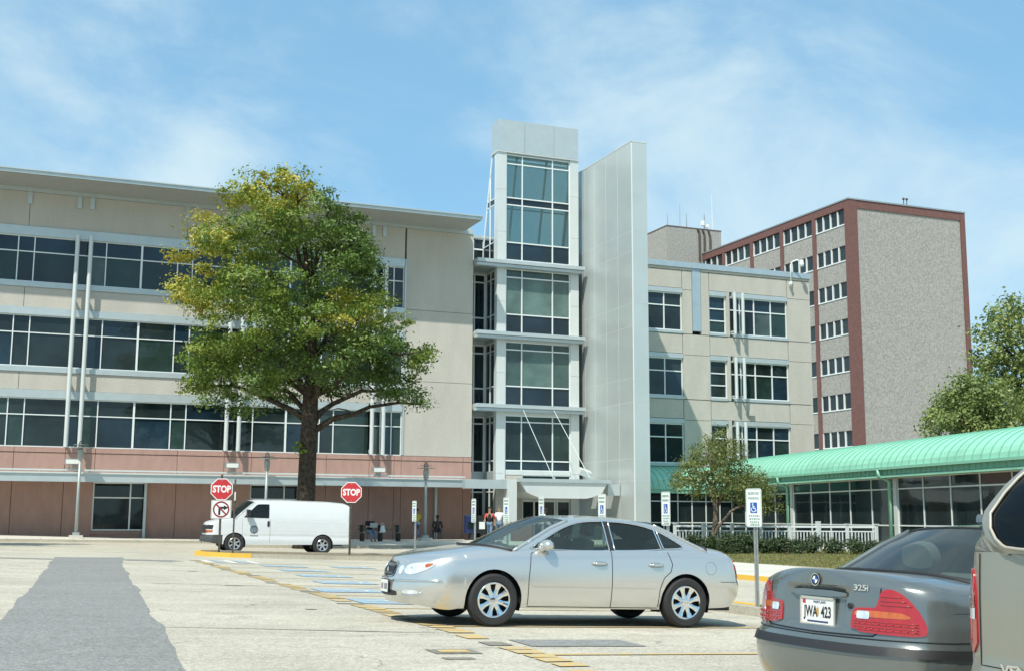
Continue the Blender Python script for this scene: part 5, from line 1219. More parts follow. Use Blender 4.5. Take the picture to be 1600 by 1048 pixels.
def greenhouse(sh, root, paint, glass, front, rail, rear, holes, tum=.42, tum2=.0, bowF=.35, bowR=.25, crown=.045, trim=None, yin=.012, rear_solid=None, ws_frac=(0, 1), gasket=None, black=None):
    """roof, pillars and glass. front/rear lines run bottom to top, rail front to back, in (x, z)"""
    def Y(x, z):
        zb = sh.zsh(x); yb = sh.pt(sh.s_of_x(x), zb).y-yin; d = max(0, z-zb); return max(.2, yb-tum*d-tum2*d*d)
    belt = [(x, sh.zsh(x)-.012) for x in linsp(rear[0][0], front[0][0], 40)]
    outer = belt[:-1]+front+rail+rear[::-1]
    # drop duplicates
    o2 = []
    for p in outer:
        if not o2 or (Vector(p)-Vector(o2[-1])).length > .004: o2.append(p)
    outer = o2
    for side in (1, -1):
        hs = [h for h, nm, m in holes]
        v, f = tri2d(outer, .07, hs); b = MB(); b.add([(x, Y(x, z)*side, z) for x, z in v], [t if side < 0 else t[::-1] for t in f]); b.build('cabin_side', paint, root, True, off=(0, 0, 0))
        for h, nm, m in holes:
            v, f = tri2d(h, .07); b = MB(); b.add([(x, (Y(x, z)-.010)*side, z) for x, z in v], [t if side < 0 else t[::-1] for t in f]); g_ = b.build(nm, m, root, True, off=(0, 0, 0))
            P = [Vector((x, (Y(x, z)+.001)*side, z)) for x, z in h]; MB().tube(P+[P[0]], .011, 6, False).build('window_trim', trim or M_BLACK, g_, True, off=(0, 0, 0))
    nq = 21; qs = linsp(-1, 1, nq)
    def row(x, z, bow, cr): y = Y(x, z); return [Vector((x+bow*(1-q*q), y*q, z+cr*(1-abs(q)**2.4))) for q in qs]
    def dens(line, n=4):
        out = []
        for i in range(len(line)-1):
            out += [(line[i][0]+(line[i+1][0]-line[i][0])*k/n, line[i][1]+(line[i+1][1]-line[i][1])*k/n) for k in range(n)]
        return out+[line[-1]]
    R_ = dens(rail); n = len(R_)-1
    ztop = max(z for x, z in rail)
    b = MB(); b.grid([row(x, z, bowF*.55*(1-i/n)-bowR*.5*(i/n), crown) for i, (x, z) in enumerate(R_)]); b.build('roof', paint, root, True, off=(0, 0, 0))
    F_ = dens(front); n = len(F_)-1; rows_ = []
    for i, (x, z) in enumerate(F_):
        u = i/n; r = row(x, z, bowF*(1-.45*u), crown*u)
        if i == 0: r = [Vector((p.x, p.y, sh.topz(p.x, abs(q))+.004)) for p, q in zip(r, qs)]
        rows_.append(r)
    b = MB(); b.grid(rows_); ws = b.build('windshield', glass, root, True, off=(0, 0, 0))
    MB().tube([p+Vector((.004, 0, .004)) for p in rows_[0]], .016, 6).build('cowl_seal', M_BLACK, ws, True, off=(0, 0, 0))
    for j in (0, -1): MB().tube([r[j]+Vector((.0, 0, .002)) for r in rows_], .02, 6).build('pillar_seal', paint, ws, True, off=(0, 0, 0))
    B_ = dens(rear); n = len(B_)-1; rows_ = []
    for i, (x, z) in enumerate(B_):
        u = i/n; r = row(x, z, -bowR*(1-.5*u), crown*u)
        if i == 0: r = [Vector((p.x, p.y, (sh.topz(p.x, abs(q))+.004) if not rear_solid else p.z)) for p, q in zip(r, qs)]
        rows_.append(r)
    if not rear_solid:
        b = MB(); b.grid(rows_, True); rw_ = b.build('rear_window', glass, root, True, off=(0, 0, 0))
        for rr_, r0 in ((rows_[0], .014), (rows_[-1], .010)): MB().tube(rr_, r0, 6).build('glass_seal', black or M_BLACK, rw_, True, off=(0, 0, 0))
        for j in (0, -1): MB().tube([r[j] for r in rows_], .022, 6).build('pillar_seal', paint, rw_, True, off=(0, 0, 0))
    else:
        def Rm(q, u):
            k = u*n; i = min(n-1, int(k)); t = k-i; x = B_[i][0]+(B_[i+1][0]-B_[i][0])*t; z = B_[i][1]+(B_[i+1][1]-B_[i][1])*t
            y = Y(x, z); return Vector((x-bowR*(1-.5*u)*(1-abs(q)**2.6), y*q, z+crown*u*(1-abs(q)**2.4)))
        v, f = tri2d([(-1, 0), (1, 0), (1, 1), (-1, 1)], .08, [rear_solid]); b = MB(); b.add([Rm(a, c) for a, c in v], [t[::-1] for t in f]); b.build('tailgate_panel', paint, root, True, off=(0, 0, 0))
        v, f = tri2d(rear_solid, .08); b = MB(); b.add([Rm(a, c)+Vector((.008, 0, 0)) for a, c in v], [t[::-1] for t in f]); g_ = b.build('rear_window', glass, root, True, off=(0, 0, 0))
        P = [Rm(a, c)+Vector((-.002, 0, 0)) for a, c in rear_solid]; MB().tube(P+[P[0]], .008, 6, False).build('window_trim', trim or M_BLACK, g_, True, off=(0, 0, 0))
    return Y
def wheel_meshes(R, rimr, wdt, spokes, style):
    """tyre and rim meshes about the Y axis, outer face at +Y"""
    Mx = Matrix.Rotation(-math.pi/2, 4, 'X')   # Z axis -> +Y
    h = wdt/2; sh_ = .018
    t = MB(); t.lathe([(rimr-.005, -h*.82), (rimr+.02, -h), (R*.90, -h*1.02), (R-.025, -h*.92), (R-.004, -h*.72), (R, -h*.3), (R, h*.3), (R-.004, h*.72), (R-.025, h*.92), (R*.90, h*1.02), (rimr+.02, h), (rimr-.005, h*.82)], 44, Mx)
    r = MB(); r.lathe([(rimr+.004, h*.92), (rimr-.006, h*.99), (rimr-.022, h*.93), (rimr-.035, h*.55), (rimr-.04, -h*.7)], 44, Mx)
    hub = h*.80; dish = style == 'steel'
    if dish:
        r.lathe([(rimr-.03, h*.62), (rimr*.82, h*.74), (rimr*.62, h*.62), (rimr*.45, h*.72), (rimr*.30, h*.95), (rimr*.24, h*1.0), (0, h*1.0)], 32, Mx)
    else:
        r.lathe([(.075, h*.4), (.075, hub*.92), (.058, hub*1.02), (.03, hub*1.05), (0, hub*1.05)], 20, Mx)
        for k in range(spokes):
            a = 2*math.pi*k/spokes+.2; ca, sa = math.cos(a), math.sin(a)
            for r0, r1, w0, w1, z0, z1 in ((.05, rimr*.62, .032, .026, hub*.95, hub*.98), (rimr*.60, rimr-.018, .026, .042, hub*.98, h*.9)):
                vs = [Mx @ Vector((rr*ca-ww*sa*e, rr*sa+ww*ca*e, zz_-dz)) for rr, ww, zz_ in ((r0, w0, z0), (r1, w1, z1)) for e in (-1, 1) for dz in (0, .035)]
                vs2 = [Mx @ Vector((rr*ca, rr*sa, zz_+.008)) for rr, zz_ in ((r0, z0), (r1, z1))]
                r.add(vs+vs2, [(0, 8, 9, 4), (8, 2, 6, 9), (0, 4, 5, 1), (2, 3, 7, 6), (1, 5, 7, 3), (4, 9, 6, 7, 5), (0, 1, 3, 2, 8)])
    d = MB(); d.lathe([(rimr-.042, -h*.2), (.05, -h*.15), (0, -h*.15)], 28, Mx)
    return t, r, d
def wheels(root, axles, track, R, rimr, wdt, spokes, style, rimmat, dz=0):
    t, r, d = wheel_meshes(R, rimr, wdt, spokes, style)
    t0 = t.build('wheel', M_RUBBER, root, True, off=(0, 0, 0), sharp=35); r0 = r.build('rim', rimmat, t0, True, off=(0, 0, 0), sharp=28); d0 = d.build('brake_disc', M_BLACK, t0, True, off=(0, 0, 0))
    k = 0
    for ax in axles:
        for s in (1, -1):
            o = t0 if k == 0 else copy_tree(t0, root); k += 1; o.location = (ax, s*track, R-dz); o.rotation_euler = (0, k*.55*0+ (.3*k), 0 if s > 0 else math.pi)
def underbody(root, xf, xr, b, zt, arches, z0=.22):
    u = MB(); xs = sorted([xr+.2, xf-.2]); u.box(xr+.25, xf-.25, -b+.28, b-.28, z0, zt); u.build('underbody', M_BLACK, root, off=(0, 0, 0))
    for ax, ar, az in arches:
        for s in (1, -1):
            g = MB(); P = [[Vector((ax+(ar+.012)*math.cos(a), s*y, az+(ar+.012)*math.sin(a))) for a in linsp(-.35, math.pi+.35, 20)] for y in (b-.075, b-.34)]
            g.grid(P, s > 0); g.add([Vector((ax+(ar+.012)*math.cos(a), s*(b-.34), az+(ar+.012)*math.sin(a))) for a in linsp(-.35, math.pi+.35, 20)], [tuple(range(20))]); g.build('wheel_liner', M_BLACK, root, off=(0, 0, 0))
def seat(root, x, y, z, m, w_=.26, h=.62, wide=None):
    w_ = wide or w_
    b = MB(); b.prism(chaikin([(-w_, 0), (w_, 0), (w_*.96, h*.95), (w_*.6, h), (-w_*.6, h), (-w_*.96, h*.95)], 1), -.06, .06, Matrix.Translation((x, y, z+.12)) @ Matrix.Rotation(rad(-14), 4, 'Y') @ Matrix(((0, 0, 1, 0), (1, 0, 0, 0), (0, 1, 0, 0), (0, 0, 0, 1))))
    b.box(x, x+.5, y-w_, y+w_, z, z+.14)
    o = b.build('seat', m, root, True, off=(0, 0, 0), sharp=40)
    for yy in ((0,) if not wide else (-.34, .34)):
        Mh = Matrix.Translation((x-.17, y+yy, z+.12+h)) @ Matrix.Rotation(rad(-14), 4, 'Y') @ Matrix(((0, 0, 1, 0), (1, 0, 0, 0), (0, 1, 0, 0), (0, 0, 0, 1)))
        MB().prism(chaikin([(-.14, .03), (.14, .03), (.15, .14), (.09, .21), (-.09, .21), (-.15, .14)], 2), -.045, .045, Mh).build('headrest', m, o, True, off=(0, 0, 0), sharp=40)
def paint(name, col, metal=.75, rough=.28, fl=.06):
    m = mat(name, col, rough, metal, fl, 350, 0, 10, .5, coat=.9, detail=2); return m
M_CARGL = glass_mat('car_glass', (.70, .82, .78), .10, 0, 1.5, .3)
M_CARGLD = glass_mat('dark_car_glass', (.22, .27, .26), .25, 0, 1.5)
M_CARGLM = glass_mat('tinted_car_glass', (.45, .54, .52), .12, 0, 1.5, .25)
M_TRIMD = mat('interior_dark', (.035, .036, .038), .8)
M_TRIMG = mat('interior_grey', (.12, .12, .115), .85)
M_GAP = mat('shut_line', (.012, .012, .012), .9)
M_LENS = mat('clear_lens', (.72, .76, .78), .06, .35, .2, 14, coat=1.0)
M_LAMPR = mat('red_lens', (.36, .010, .012), .12, 0, .08, 22, coat=1.0)
M_LAMPA = mat('amber_lens', (.46, .10, .015), .12, 0, .25, 22, coat=1.0)
M_PLATE = mat('plate_white', (.72, .73, .70), .4)
def rr_poly(x0, x1, z0, z1, r): return [(a+ (x0+x1)/2, b+(z0+z1)/2) for a, b in rrect(abs(x1-x0), abs(z1-z0), r, 5)]
def vehicle(name, label, cat, x, y, rz, wb, b, group=None):
    """stand the vehicle on the sloping lot: pitch and roll follow the ground under its wheels"""
    f = Vector((math.cos(rz), math.sin(rz))); l = Vector((-f.y, f.x))
    zf = sum(gz(*(Vector((x, y))+f*wb/2+l*s*b)) for s in (-.8, .8))/2; zr = sum(gz(*(Vector((x, y))-f*wb/2+l*s*b)) for s in (-.8, .8))/2
    zl = sum(gz(*(Vector((x, y))+f*s*wb/2+l*b*.8)) for s in (-1, 1))/2; z2 = sum(gz(*(Vector((x, y))+f*s*wb/2-l*b*.8)) for s in (-1, 1))/2
    root = thing(name, label, cat, (x, y, (zf+zr)/2+.004), 0, group, local=True); root.rotation_euler = (math.atan2(zl-z2, 1.6*b), -math.atan2(zf-zr, wb), rz); return root

# ---- silver sedan
def silver_sedan():
    wb = 2.81; b = .925
    root = vehicle('sedan_car', 'silver sedan seen from its left side with chrome wheels', 'car', *BUICK, wb, b)
    P = paint('silver_paint', (.66, .65, .62), .78, .25)
    ar = [(1.405, .385, .335), (-1.405, .385, .335)]
    sh = Shell(2.58, -2.50, b, .70, .50,
        [(2.58, .735), (2.50, .765), (2.28, .81), (1.9, .875), (1.4, .93), (.9, .965), (0, .99), (-1, 1.02), (-1.6, 1.02), (-2.1, .975), (-2.4, .90), (-2.50, .84)],
        [(2.58, .74), (2.52, .81), (2.3, .885), (1.9, .96), (1.4, 1.03), (.9, 1.07), (-1.2, 1.11), (-1.7, 1.10), (-2.1, 1.075), (-2.35, 1.03), (-2.46, .94), (-2.50, .845)],
        [(0, .10), (.12, .055), (.35, .0), (.62, .012), (.75, .03), (.9, .05), (1, .09)],
        [(0, .085), (.12, .045), (.3, .015), (.5, 0), (.66, .004), (.85, .022), (.95, .045), (1, .075)],
        [(0, .17), (.15, .11), (.35, .02), (.5, 0), (.6, .03), (.8, .06), (1, .13)], ar, zlow=[(2.45, .25), (2.0, .20), (1.85, .22), (.9, .235), (-.9, .235), (-2.0, .27), (-2.5, .36)], nf=2.15, nr=2.5, pw=3.2)
    def pan(x, y, z, top, side):
        if top: return 'hood' if x > 0 else 'trunk_lid'
        if z > .26 and -.27 < x < .93: return 'front_door|%d' % side
        if z > .26 and -1.12 < x <= -.27 and (x+1.405)**2+(z-.335)**2 > .45**2: return 'rear_door|%d' % side
        if x > 2.05 and z < .68: return 'front_bumper'
        if x < -2.02 and z < .62: return 'rear_bumper'
        return 'front_fender|%d' % side if x > 0 else 'rear_quarter|%d' % side
    parts = sh.build(P, root, (-1.62, 1.12), pan)
    w1 = chaikin([(.90, .995), (.86, 1.02), (.66, 1.13), (.44, 1.255), (.22, 1.342), (.02, 1.378), (-.21, 1.388), (-.225, 1.382), (-.255, 1.01), (-.26, .995), (.3, .985)], 1)
    w2 = chaikin([(-.33, 1.0), (-.34, 1.012), (-.305, 1.382), (-.32, 1.39), (-.55, 1.382), (-.80, 1.35), (-.98, 1.302), (-.99, 1.288), (-1.05, 1.05), (-1.06, 1.035), (-.7, 1.012)], 1)
    w3 = chaikin([(-1.095, 1.04), (-1.085, 1.06), (-1.035, 1.265), (-1.04, 1.28), (-1.15, 1.232), (-1.32, 1.14), (-1.40, 1.085), (-1.385, 1.06)], 1)
    YG = greenhouse(sh, root, P, M_CARGL, [(1.14, .955), (.86, 1.11), (.55, 1.28), (.30, 1.38)], [(.30, 1.38), (.10, 1.41), (-.2, 1.422), (-.55, 1.415), (-.85, 1.385), (-1.0, 1.36)], [(-1.76, 1.035), (-1.48, 1.15), (-1.22, 1.27), (-1.0, 1.36)],
               [(w1, 'front_side_window', M_CARGL), (w2, 'rear_side_window', M_CARGLM), (w3, 'quarter_window', M_CARGLM)], tum=.46, bowF=.42, bowR=.28, crown=.04, trim=M_CHROME)
    for s in (1, -1):
        pil = MB(); 
        fd = parts['front_door|%d' % s]; rd_ = parts['rear_door|%d' % s]
        sh.line([(.93, .27), (.935, .6), (.90, .93), (.86, .955)], M_GAP, fd, side=s); sh.line([(-.27, .26), (-.27, 1.0)], M_GAP, fd, side=s); sh.line([(.93, .255), (-.98, .255)], M_GAP, fd, side=s)
        sh.line([(-.985, .27), (-1.0, .52), (-1.06, .66), (-1.16, .74), (-1.19, .84), (-1.13, 1.0)], M_GAP, rd_, side=s)
        sh.patch('door_moulding', rr_poly(.90, -.25, .525, .56, .015), P, fd, .010, s, byx=True, thick=.012); sh.patch('door_moulding', rr_poly(-.29, -.93, .525, .56, .015), P, rd_, .010, s, byx=True, thick=.012)
        for x, d in ((-.08, fd), (-.93, rd_)):
            sh.patch('handle_cup', chaikin([(x+.11, .80), (x+.12, .825), (x+.06, .86), (x-.06, .86), (x-.12, .83), (x-.11, .80), (x, .785)], 1), M_STEEL, d, .002, s, byx=True)
            MB().tube([sh.sx(x+.10, .825, .006, s), sh.sx(x+.05, .832, .035, s), sh.sx(x-.06, .832, .035, s), sh.sx(x-.11, .828, .006, s)], [.010, .017, .017, .010], 8).build('door_handle', M_CHROME, d, True, off=(0, 0, 0))
        # mirror
        mp = sh.sx(.72, .985, 0, s); mb_ = MB(); mb_.sphere((mp.x-.02, mp.y+s*.09, mp.z+.06), (.085, .115, .072), 18, 12); mb_.tube([(mp.x+.03, mp.y-s*.05, mp.z-.005), (mp.x+.01, mp.y+s*.03, mp.z+.035)], [.05, .045], 10); mm_ = mb_.build('side_mirror', P, fd, True, off=(0, 0, 0))
        MB().lathe([(.0, 0), (.045, 0), (.047, -.003)], 14, Matrix.Translation((mp.x-.098, mp.y+s*.09, mp.z+.06)) @ Matrix.Rotation(-math.pi/2, 4, 'Y') @ Matrix.Diagonal((1, 1.3, 1, 1))).build('mirror_glass', M_CHROME, mm_, off=(0, 0, 0))
        # lamps and trim on the nose
        hl = chaikin([(.49, .625), (.46, .68), (.50, .735), (.62, .765), (.80, .78), (1.0, .785), (.94, .74), (.80, .67), (.64, .62)], 2); h_ = sh.patch('headlight', hl, M_LENS, root, .008, s, .03, thick=.012)
        sh.patch('indicator_lens', chaikin([(.82, .71), (.81, .765), (.95, .775), (.89, .735)], 1), M_LAMPA, h_, .011, s, .03)
        ci = sh.pt(.60, .695, .012, s); MB().sphere(ci+(sh.pt(.60, .695, -.03, s)-ci), .040, 12, 8).build('headlamp_bowl', M_CHROME, h_, True, off=(0, 0, 0))
        h2 = sh.patch('headlight', [(.375+.052*math.cos(a), .672+.058*math.sin(a)) for a in linsp(0, 5.9, 16)], M_LENS, root, .008, s, .03, thick=.012)
        sh.line([(.24, .535), (.5, .545), (.95, .555), (1.06, .556)], M_CHROME, root, 'bumper_trim', .014, .004, s, byx=False)
        fg = sh.patch('fog_lamp', chaikin([(.48, .375), (.48, .425), (.70, .43), (.76, .405), (.70, .38)], 1), M_LENS, root, .004, s, .03); sh.line([(.46, .365), (.6, .358), (.74, .38), (.80, .41)], M_CHROME, fg, 'lamp_trim', .009, .004, s, byx=False)
        tl = [(sh.total-a, z) for a, z in chaikin([(.55, .70), (.50, .80), (.55, .93), (.70, .945), (.86, .93), (.93, .86), (.90, .76), (.82, .68), (.68, .66)], 1)]; sh.patch('tail_lamp', tl, M_LAMPR, root, .008, s, .04, thick=.012)
        sh.line([(-1.95, .62), (-2.2, .62), (-2.38, .62)], M_GAP, root, 'bumper_gap', .004, .001, s)
    fdr = [sh.s_of_x(-1.80)+.0]; pts = [(-1.80+.085*math.cos(a), .80+.085*math.sin(a)) for a in linsp(0, 2*math.pi, 18)]; sh.line(pts, mat('faint_seam', (.16, .16, .15), .5), parts['rear_quarter|1'], 'fuel_door_gap', .0025, .0005, 1)
    # grille, plate, intake
    for nm, poly, m, o in (('grille_surround', [(-.215, 0.595), (-.235, 0.670), (-.22, 0.750), (-.15, 0.785), (.15, 0.785), (.22, 0.750), (.235, 0.670), (.215, 0.595), (.14, 0.575), (-.14, 0.575)], M_CHROME, .012), ('grille', [(-.195, 0.605), (-.212, 0.670), (-.2, 0.740), (-.14, 0.767), (.14, 0.767), (.2, 0.740), (.212, 0.670), (.195, 0.605), (.13, 0.590), (-.13, 0.590)], M_BLACK, .018), ('lower_intake', [(-.33, .335), (-.35, .37), (-.33, .41), (.33, .41), (.35, .37), (.33, .335)], M_BLACK, .004)):
        v, f = tri2d(chaikin(poly, 2), .04); MB().add([sh.pt(abs(a), z, o, 1 if a >= 0 else -1) for a, z in v], [t[::-1] for t in f]).build(nm, m, root, True, off=(0, 0, 0))
    g_ = MB()
    for k in range(11):
        a = -.17+.034*k; g_.bar(sh.pt(abs(a), .61, .02, 1 if a >= 0 else -1), sh.pt(abs(a), .75, .02, 1 if a >= 0 else -1), .006, .006)
    g_.build('grille_bars', M_STEEL, root, off=(0, 0, 0))
    c = sh.pt(0, .67, .03); MB().lathe([(0, .006), (.03, .006), (.034, 0)], 14, Matrix.Translation(c) @ Matrix.Rotation(math.pi/2, 4, 'Y')).build('badge', M_CHROME, root, True, off=(0, 0, 0))
    pl = MB().box(2.595, 2.605, -.155, .155, .375, .53).build('front_plate', M_PLATE, root, off=(0, 0, 0)); MB().box(2.59, 2.602, -.165, .165, .365, .54).build('plate_frame', M_BLACK, pl, off=(0, 0, 0))
    q = MB()
    for i, y in enumerate((-.11, -.06, .02, .07, .115)): q.box(2.606, 2.607, y-.014, y+.014, .41, .485)
    q.build('plate_characters', mat('plate_ink', (.08, .06, .10), .5), pl, off=(0, 0, 0))
    wheels(root, (1.405, -1.405), b-.115, .335, .222, .215, 8, 'alloy', M_CHROME); underbody(root, 2.44, -2.5, b, .55, ar)
    bx0 = MB().box(-1.6, 1.1, -.74, .74, .3, .5).build('cabin_floor', M_TRIMD, root, off=(0, 0, 0)); MB().box(.78, 1.25, -.72, .72, .5, .95).build('dashboard', M_TRIMD, root, off=(0, 0, 0)); MB().box(-1.72, -1.15, -.68, .68, .5, 1.02).build('parcel_shelf', M_TRIMD, root, off=(0, 0, 0))
    for y in (.36, -.36): seat(root, .05, y, .42, M_TRIMG)
    seat(root, -.86, 0, .42, M_TRIMG, wide=.62)
    MB().lathe([(.185, -.012), (.197, 0), (.185, .012), (.173, 0)], 22, Matrix.Translation((.58, .36, .93)) @ Matrix.Rotation(rad(68), 4, 'Y'), True).build('steering_wheel', M_BLACK, root, True, off=(0, 0, 0))
    for s in (1, -1):
        bp2 = [(-.245, 1.0), (-.345, 1.0), (-.312, 1.388), (-.212, 1.388)]; v, f = tri2d(bp2, .08); MB().add([(x, (YG(x, z)+.004)*s, z) for x, z in v], [t if s < 0 else t[::-1] for t in f]).build('door_pillar', M_BLACK, root, True, off=(0, 0, 0))
        bp3 = [(-1.055, 1.04), (-1.092, 1.045), (-1.035, 1.268), (-.99, 1.288)]; v, f = tri2d(bp3, .08); MB().add([(x, (YG(x, z)+.004)*s, z) for x, z in v], [t if s < 0 else t[::-1] for t in f]).build('door_pillar', M_BLACK, root, True, off=(0, 0, 0))
    return root
# ---- grey sedan (rear view)
def grey_sedan():
    wb = 2.725; b = .868
    root = vehicle('sedan_car', 'dark grey sedan seen from behind with its number plate and red tail lamps', 'car', *BMW, wb, b)
    P = paint('graphite_paint', (.185, .202, .196), .6, .24)
    ar = [(1.36, .36, .315), (-1.365, .36, .315)]
    def recess(q, z, p, n):
        if n.x > -.3: return 0
        y = abs(p.y); e = sm(.315, .265, y)*sm(.70, .735, z)*sm(.985, .955, z); lip = -.022*sm(1.03, 1.07, z)*sm(.80, .6, y)
        return .038*e+lip
    sh = Shell(2.13, -2.335, b, .55, .45,
        [(2.13, .60), (2.05, .68), (1.8, .78), (1.3, .87), (.8, .91), (0, .935), (-1, .965), (-1.5, .985), (-2.0, 1.0), (-2.25, 1.0), (-2.335, .99)],
        [(2.13, .605), (2.05, .74), (1.8, .86), (1.3, .95), (.8, 1.0), (-1.2, 1.06), (-1.5, 1.075), (-2.0, 1.085), (-2.22, 1.09), (-2.29, 1.08), (-2.335, 1.0)],
        [(0, .08), (.35, 0), (.7, .03), (1, .1)],
        [(0, .08), (.15, .035), (.35, .008), (.5, 0), (.70, .0), (.80, .012), (.86, .018), (.94, .035), (1, .065)],
        [(0, .12), (.15, .05), (.38, -.03), (.50, -.035), (.56, .0), (.58, .02), (.8, .045), (.95, .055), (1, .062)], ar, zlow=[(2.1, .22), (0, .22), (-1.9, .26), (-2.335, .30)], nf=2.4, nr=2.4, pw=4.0, deform=recess)
    def pan(x, y, z, top, side):
        if top: return 'hood' if x > 0 else ('trunk_lid' if abs(y) < .62 else 'rear_quarter|%d' % side)
        if x < -1.95 and z < .69: return 'rear_bumper'
        if x < -2.2 and abs(y) < .52: return 'trunk_face'
        if x > 1.9 and z < .62: return 'front_bumper'
        if -.45 < x < .75 and z > .27: return 'front_door|%d' % side
        if -1.1 < x <= -.45 and z > .27 and (x+1.365)**2+(z-.315)**2 > .42**2: return 'rear_door|%d' % side
        return 'front_fender|%d' % side if x > 0 else 'rear_quarter|%d' % side
    parts = sh.build(P, root, (-1.42, .82), pan, NV=30)
    w1 = chaikin([(.52, .96), (.46, 1.0), (.2, 1.2), (.02, 1.30), (-.10, 1.325), (-.36, 1.335), (-.375, 1.33), (-.43, .98), (-.44, .965)], 1)
    w2 = chaikin([(-.52, .97), (-.53, .985), (-.475, 1.33), (-.49, 1.335), (-.75, 1.315), (-.95, 1.25), (-1.12, 1.13), (-1.22, 1.03), (-1.2, 1.0), (-.9, .985)], 1)
    greenhouse(sh, root, P, M_CARGL, [(.90, .905), (.6, 1.1), (.30, 1.27), (.08, 1.355)], [(.08, 1.355), (-.2, 1.40), (-.5, 1.405), (-.75, 1.382), (-.86, 1.36)], [(-1.53, .985), (-1.30, 1.12), (-1.08, 1.255), (-.86, 1.36)],
               [(w1, 'front_side_window', M_CARGL), (w2, 'rear_side_window', M_CARGLM)], tum=.50, bowF=.40, bowR=.20, crown=.035)
    T = sh.total
    def S_(a, z): return (T-a, z)
    for s in (1, -1):
        lp = [S_(a, z) for a, z in chaikin([(.335, .722), (.335, .80), (.35, .862), (.43, .868), (.515, .870), (.53, .90), (.545, .965), (.58, .988), (.64, .984), (.71, .955), (.79, .88), (.845, .79), (.85, .735), (.82, .716), (.65, .712)], 1)]
        l_ = sh.patch('tail_lamp', lp, M_LAMPR, root, .010, s, .035, thick=.02)
        sh.patch('amber_band', [S_(a, z) for a, z in chaikin([(.36, .812), (.36, .848), (.48, .852), (.55, .852), (.68, .85), (.74, .835), (.75, .815), (.66, .812)], 1)], M_LAMPA, l_, .0125, s, .03)
        sh.patch('reversing_lens', [S_(a, z) for a, z in rr_poly(.38, .475, .80, .848, .012)], M_LENS, l_, .015, s, .02)
        rnd = random.Random(4); q = MB()
        for k in range(26):
            a = rnd.uniform(.38, .78); z = rnd.choice([.74, .765, .785, .90, .925, .95]) if a < .68 else rnd.choice([.74, .765]); 
            if a < .56 and z > .86: continue
            q.sphere(sh.pt(T-a, z, .012, s), .0055, 6, 4)
        q = MB()
        for z in (.735, .752, .769, .786): q.tube([sh.pt(T-a, z, .012, s) for a in linsp(.36, .80, 10)], .0025, 5)
        for a in (): q.tube([sh.pt(T-a, z, .012, s) for z in (.87, .90, .93, .955)][:(4 if a < .66 else 2)], .003, 5)
        for z in (.89, .915, .94): q.tube([sh.pt(T-a, z, .012, s) for a in linsp(.55, .76-(z-.89)*1.4, 6)], .003, 5)
        for a in linsp(.40, .78, 9):
            for z in (.743, .777): q.sphere(sh.pt(T-a, z, .012, s), .006, 6, 4)
        q.build('reflector_bead', mat('red_bead', (.40, .018, .018), .2, 0, coat=1), l_, True, off=(0, 0, 0))
        sh.line([S_(.545, .99), S_(.54, .93), S_(.53, .86), S_(.525, .715), S_(.50, .70), S_(.34, .695), S_(.0, .69)], M_GAP, root, 'boot_gap', .005, .006 if False else .002, s, byx=False)
        sh.line([S_(.0, .675), S_(.5, .68), S_(.9, .685), S_(1.25, .688)], M_GAP, root, 'bumper_gap', .004, .001, s, byx=False)
        sh.patch('bumper_strip', [S_(a, z) for a, z in ((0, .592), (0, .642), (.5, .643), (.9, .643), (1.35, .64), (1.36, .592), (.9, .59), (.5, .59))], M_BLACK, parts['rear_bumper'], .014, s, .06, thick=.02)
        sh.line([(.75, .28), (.75, .9)], M_GAP, parts['front_door|%d' % s], side=s); sh.line([(-.45, .28), (-.47, .95)], M_GAP, parts['front_door|%d' % s], side=s); sh.line([(-1.0, .45), (-1.12, .62), (-1.12, .97)], M_GAP, parts['rear_door|%d' % s], side=s)
        sh.patch('side_strip', rr_poly(.7, -.98, .53, .60, .02), M_BLACK, root, .010, s, byx=True, thick=.012)
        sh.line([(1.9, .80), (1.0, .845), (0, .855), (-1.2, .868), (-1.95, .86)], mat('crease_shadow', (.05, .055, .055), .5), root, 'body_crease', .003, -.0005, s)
        mp = sh.sx(.60, .95, 0, s); MB().sphere((mp.x, mp.y+s*.11, mp.z+.07), (.06, .11, .065), 14, 9).tube([(mp.x, mp.y-s*.03, mp.z), (mp.x, mp.y+s*.05, mp.z+.04)], .035, 8).build('side_mirror', P, root, True, off=(0, 0, 0))
        hl = chaikin([(.30, .56), (.30, .66), (.55, .69), (.85, .70), (.80, .62), (.6, .56)], 1); sh.patch('headlight', hl, M_LENS, root, .006, s, .05)
        v_, f_ = tri2d(chaikin([(.03, .52), (.03, .66), (.22, .67), (.24, .54)], 1), .05); MB().add([sh.pt(a, z, .006, s) for a, z in v_], [t if s < 0 else t[::-1] for t in f_]).build('grille', M_BLACK, root, off=(0, 0, 0))
    fd = rr_poly(-1.60, -1.78, .64+.08, .82, .035)
    fd = rr_poly(-1.585, -1.77, .70, .85, .035); sh.line(fd+[fd[0]], M_GAP, parts['rear_quarter|-1'], 'fuel_door_gap', .0035, .0008, -1)
    # boot handle strip, badge, plate
    def back(y, z, o=0): s = 1 if y >= 0 else -1; q = sh.pt(T-abs(y), z, o, s); return q
    v, f = tri2d(chaikin([(-.27, .915), (-.28, .955), (.28, .955), (.27, .915)], 1), .04); MB().add([back(y, z, .028) for y, z in v], [t[::-1] for t in f]).build('boot_handle', P, root, True, off=(0, 0, 0))
    xb = back(0, .85).x
    def bmat_at(y, z, o): p = back(y, z, 0); return Matrix(((0, 0, -1, p.x-o), (-1, 0, 0, y), (0, 1, 0, z), (0, 0, 0, 1)))
    Mp = bmat_at(0, .815, .012)
    pl = MB().prism(rrect(.31, .16, .012), -.006, 0, Mp).build('number_plate', M_PLATE, root, off=(0, 0, 0))
    b_ = MB()
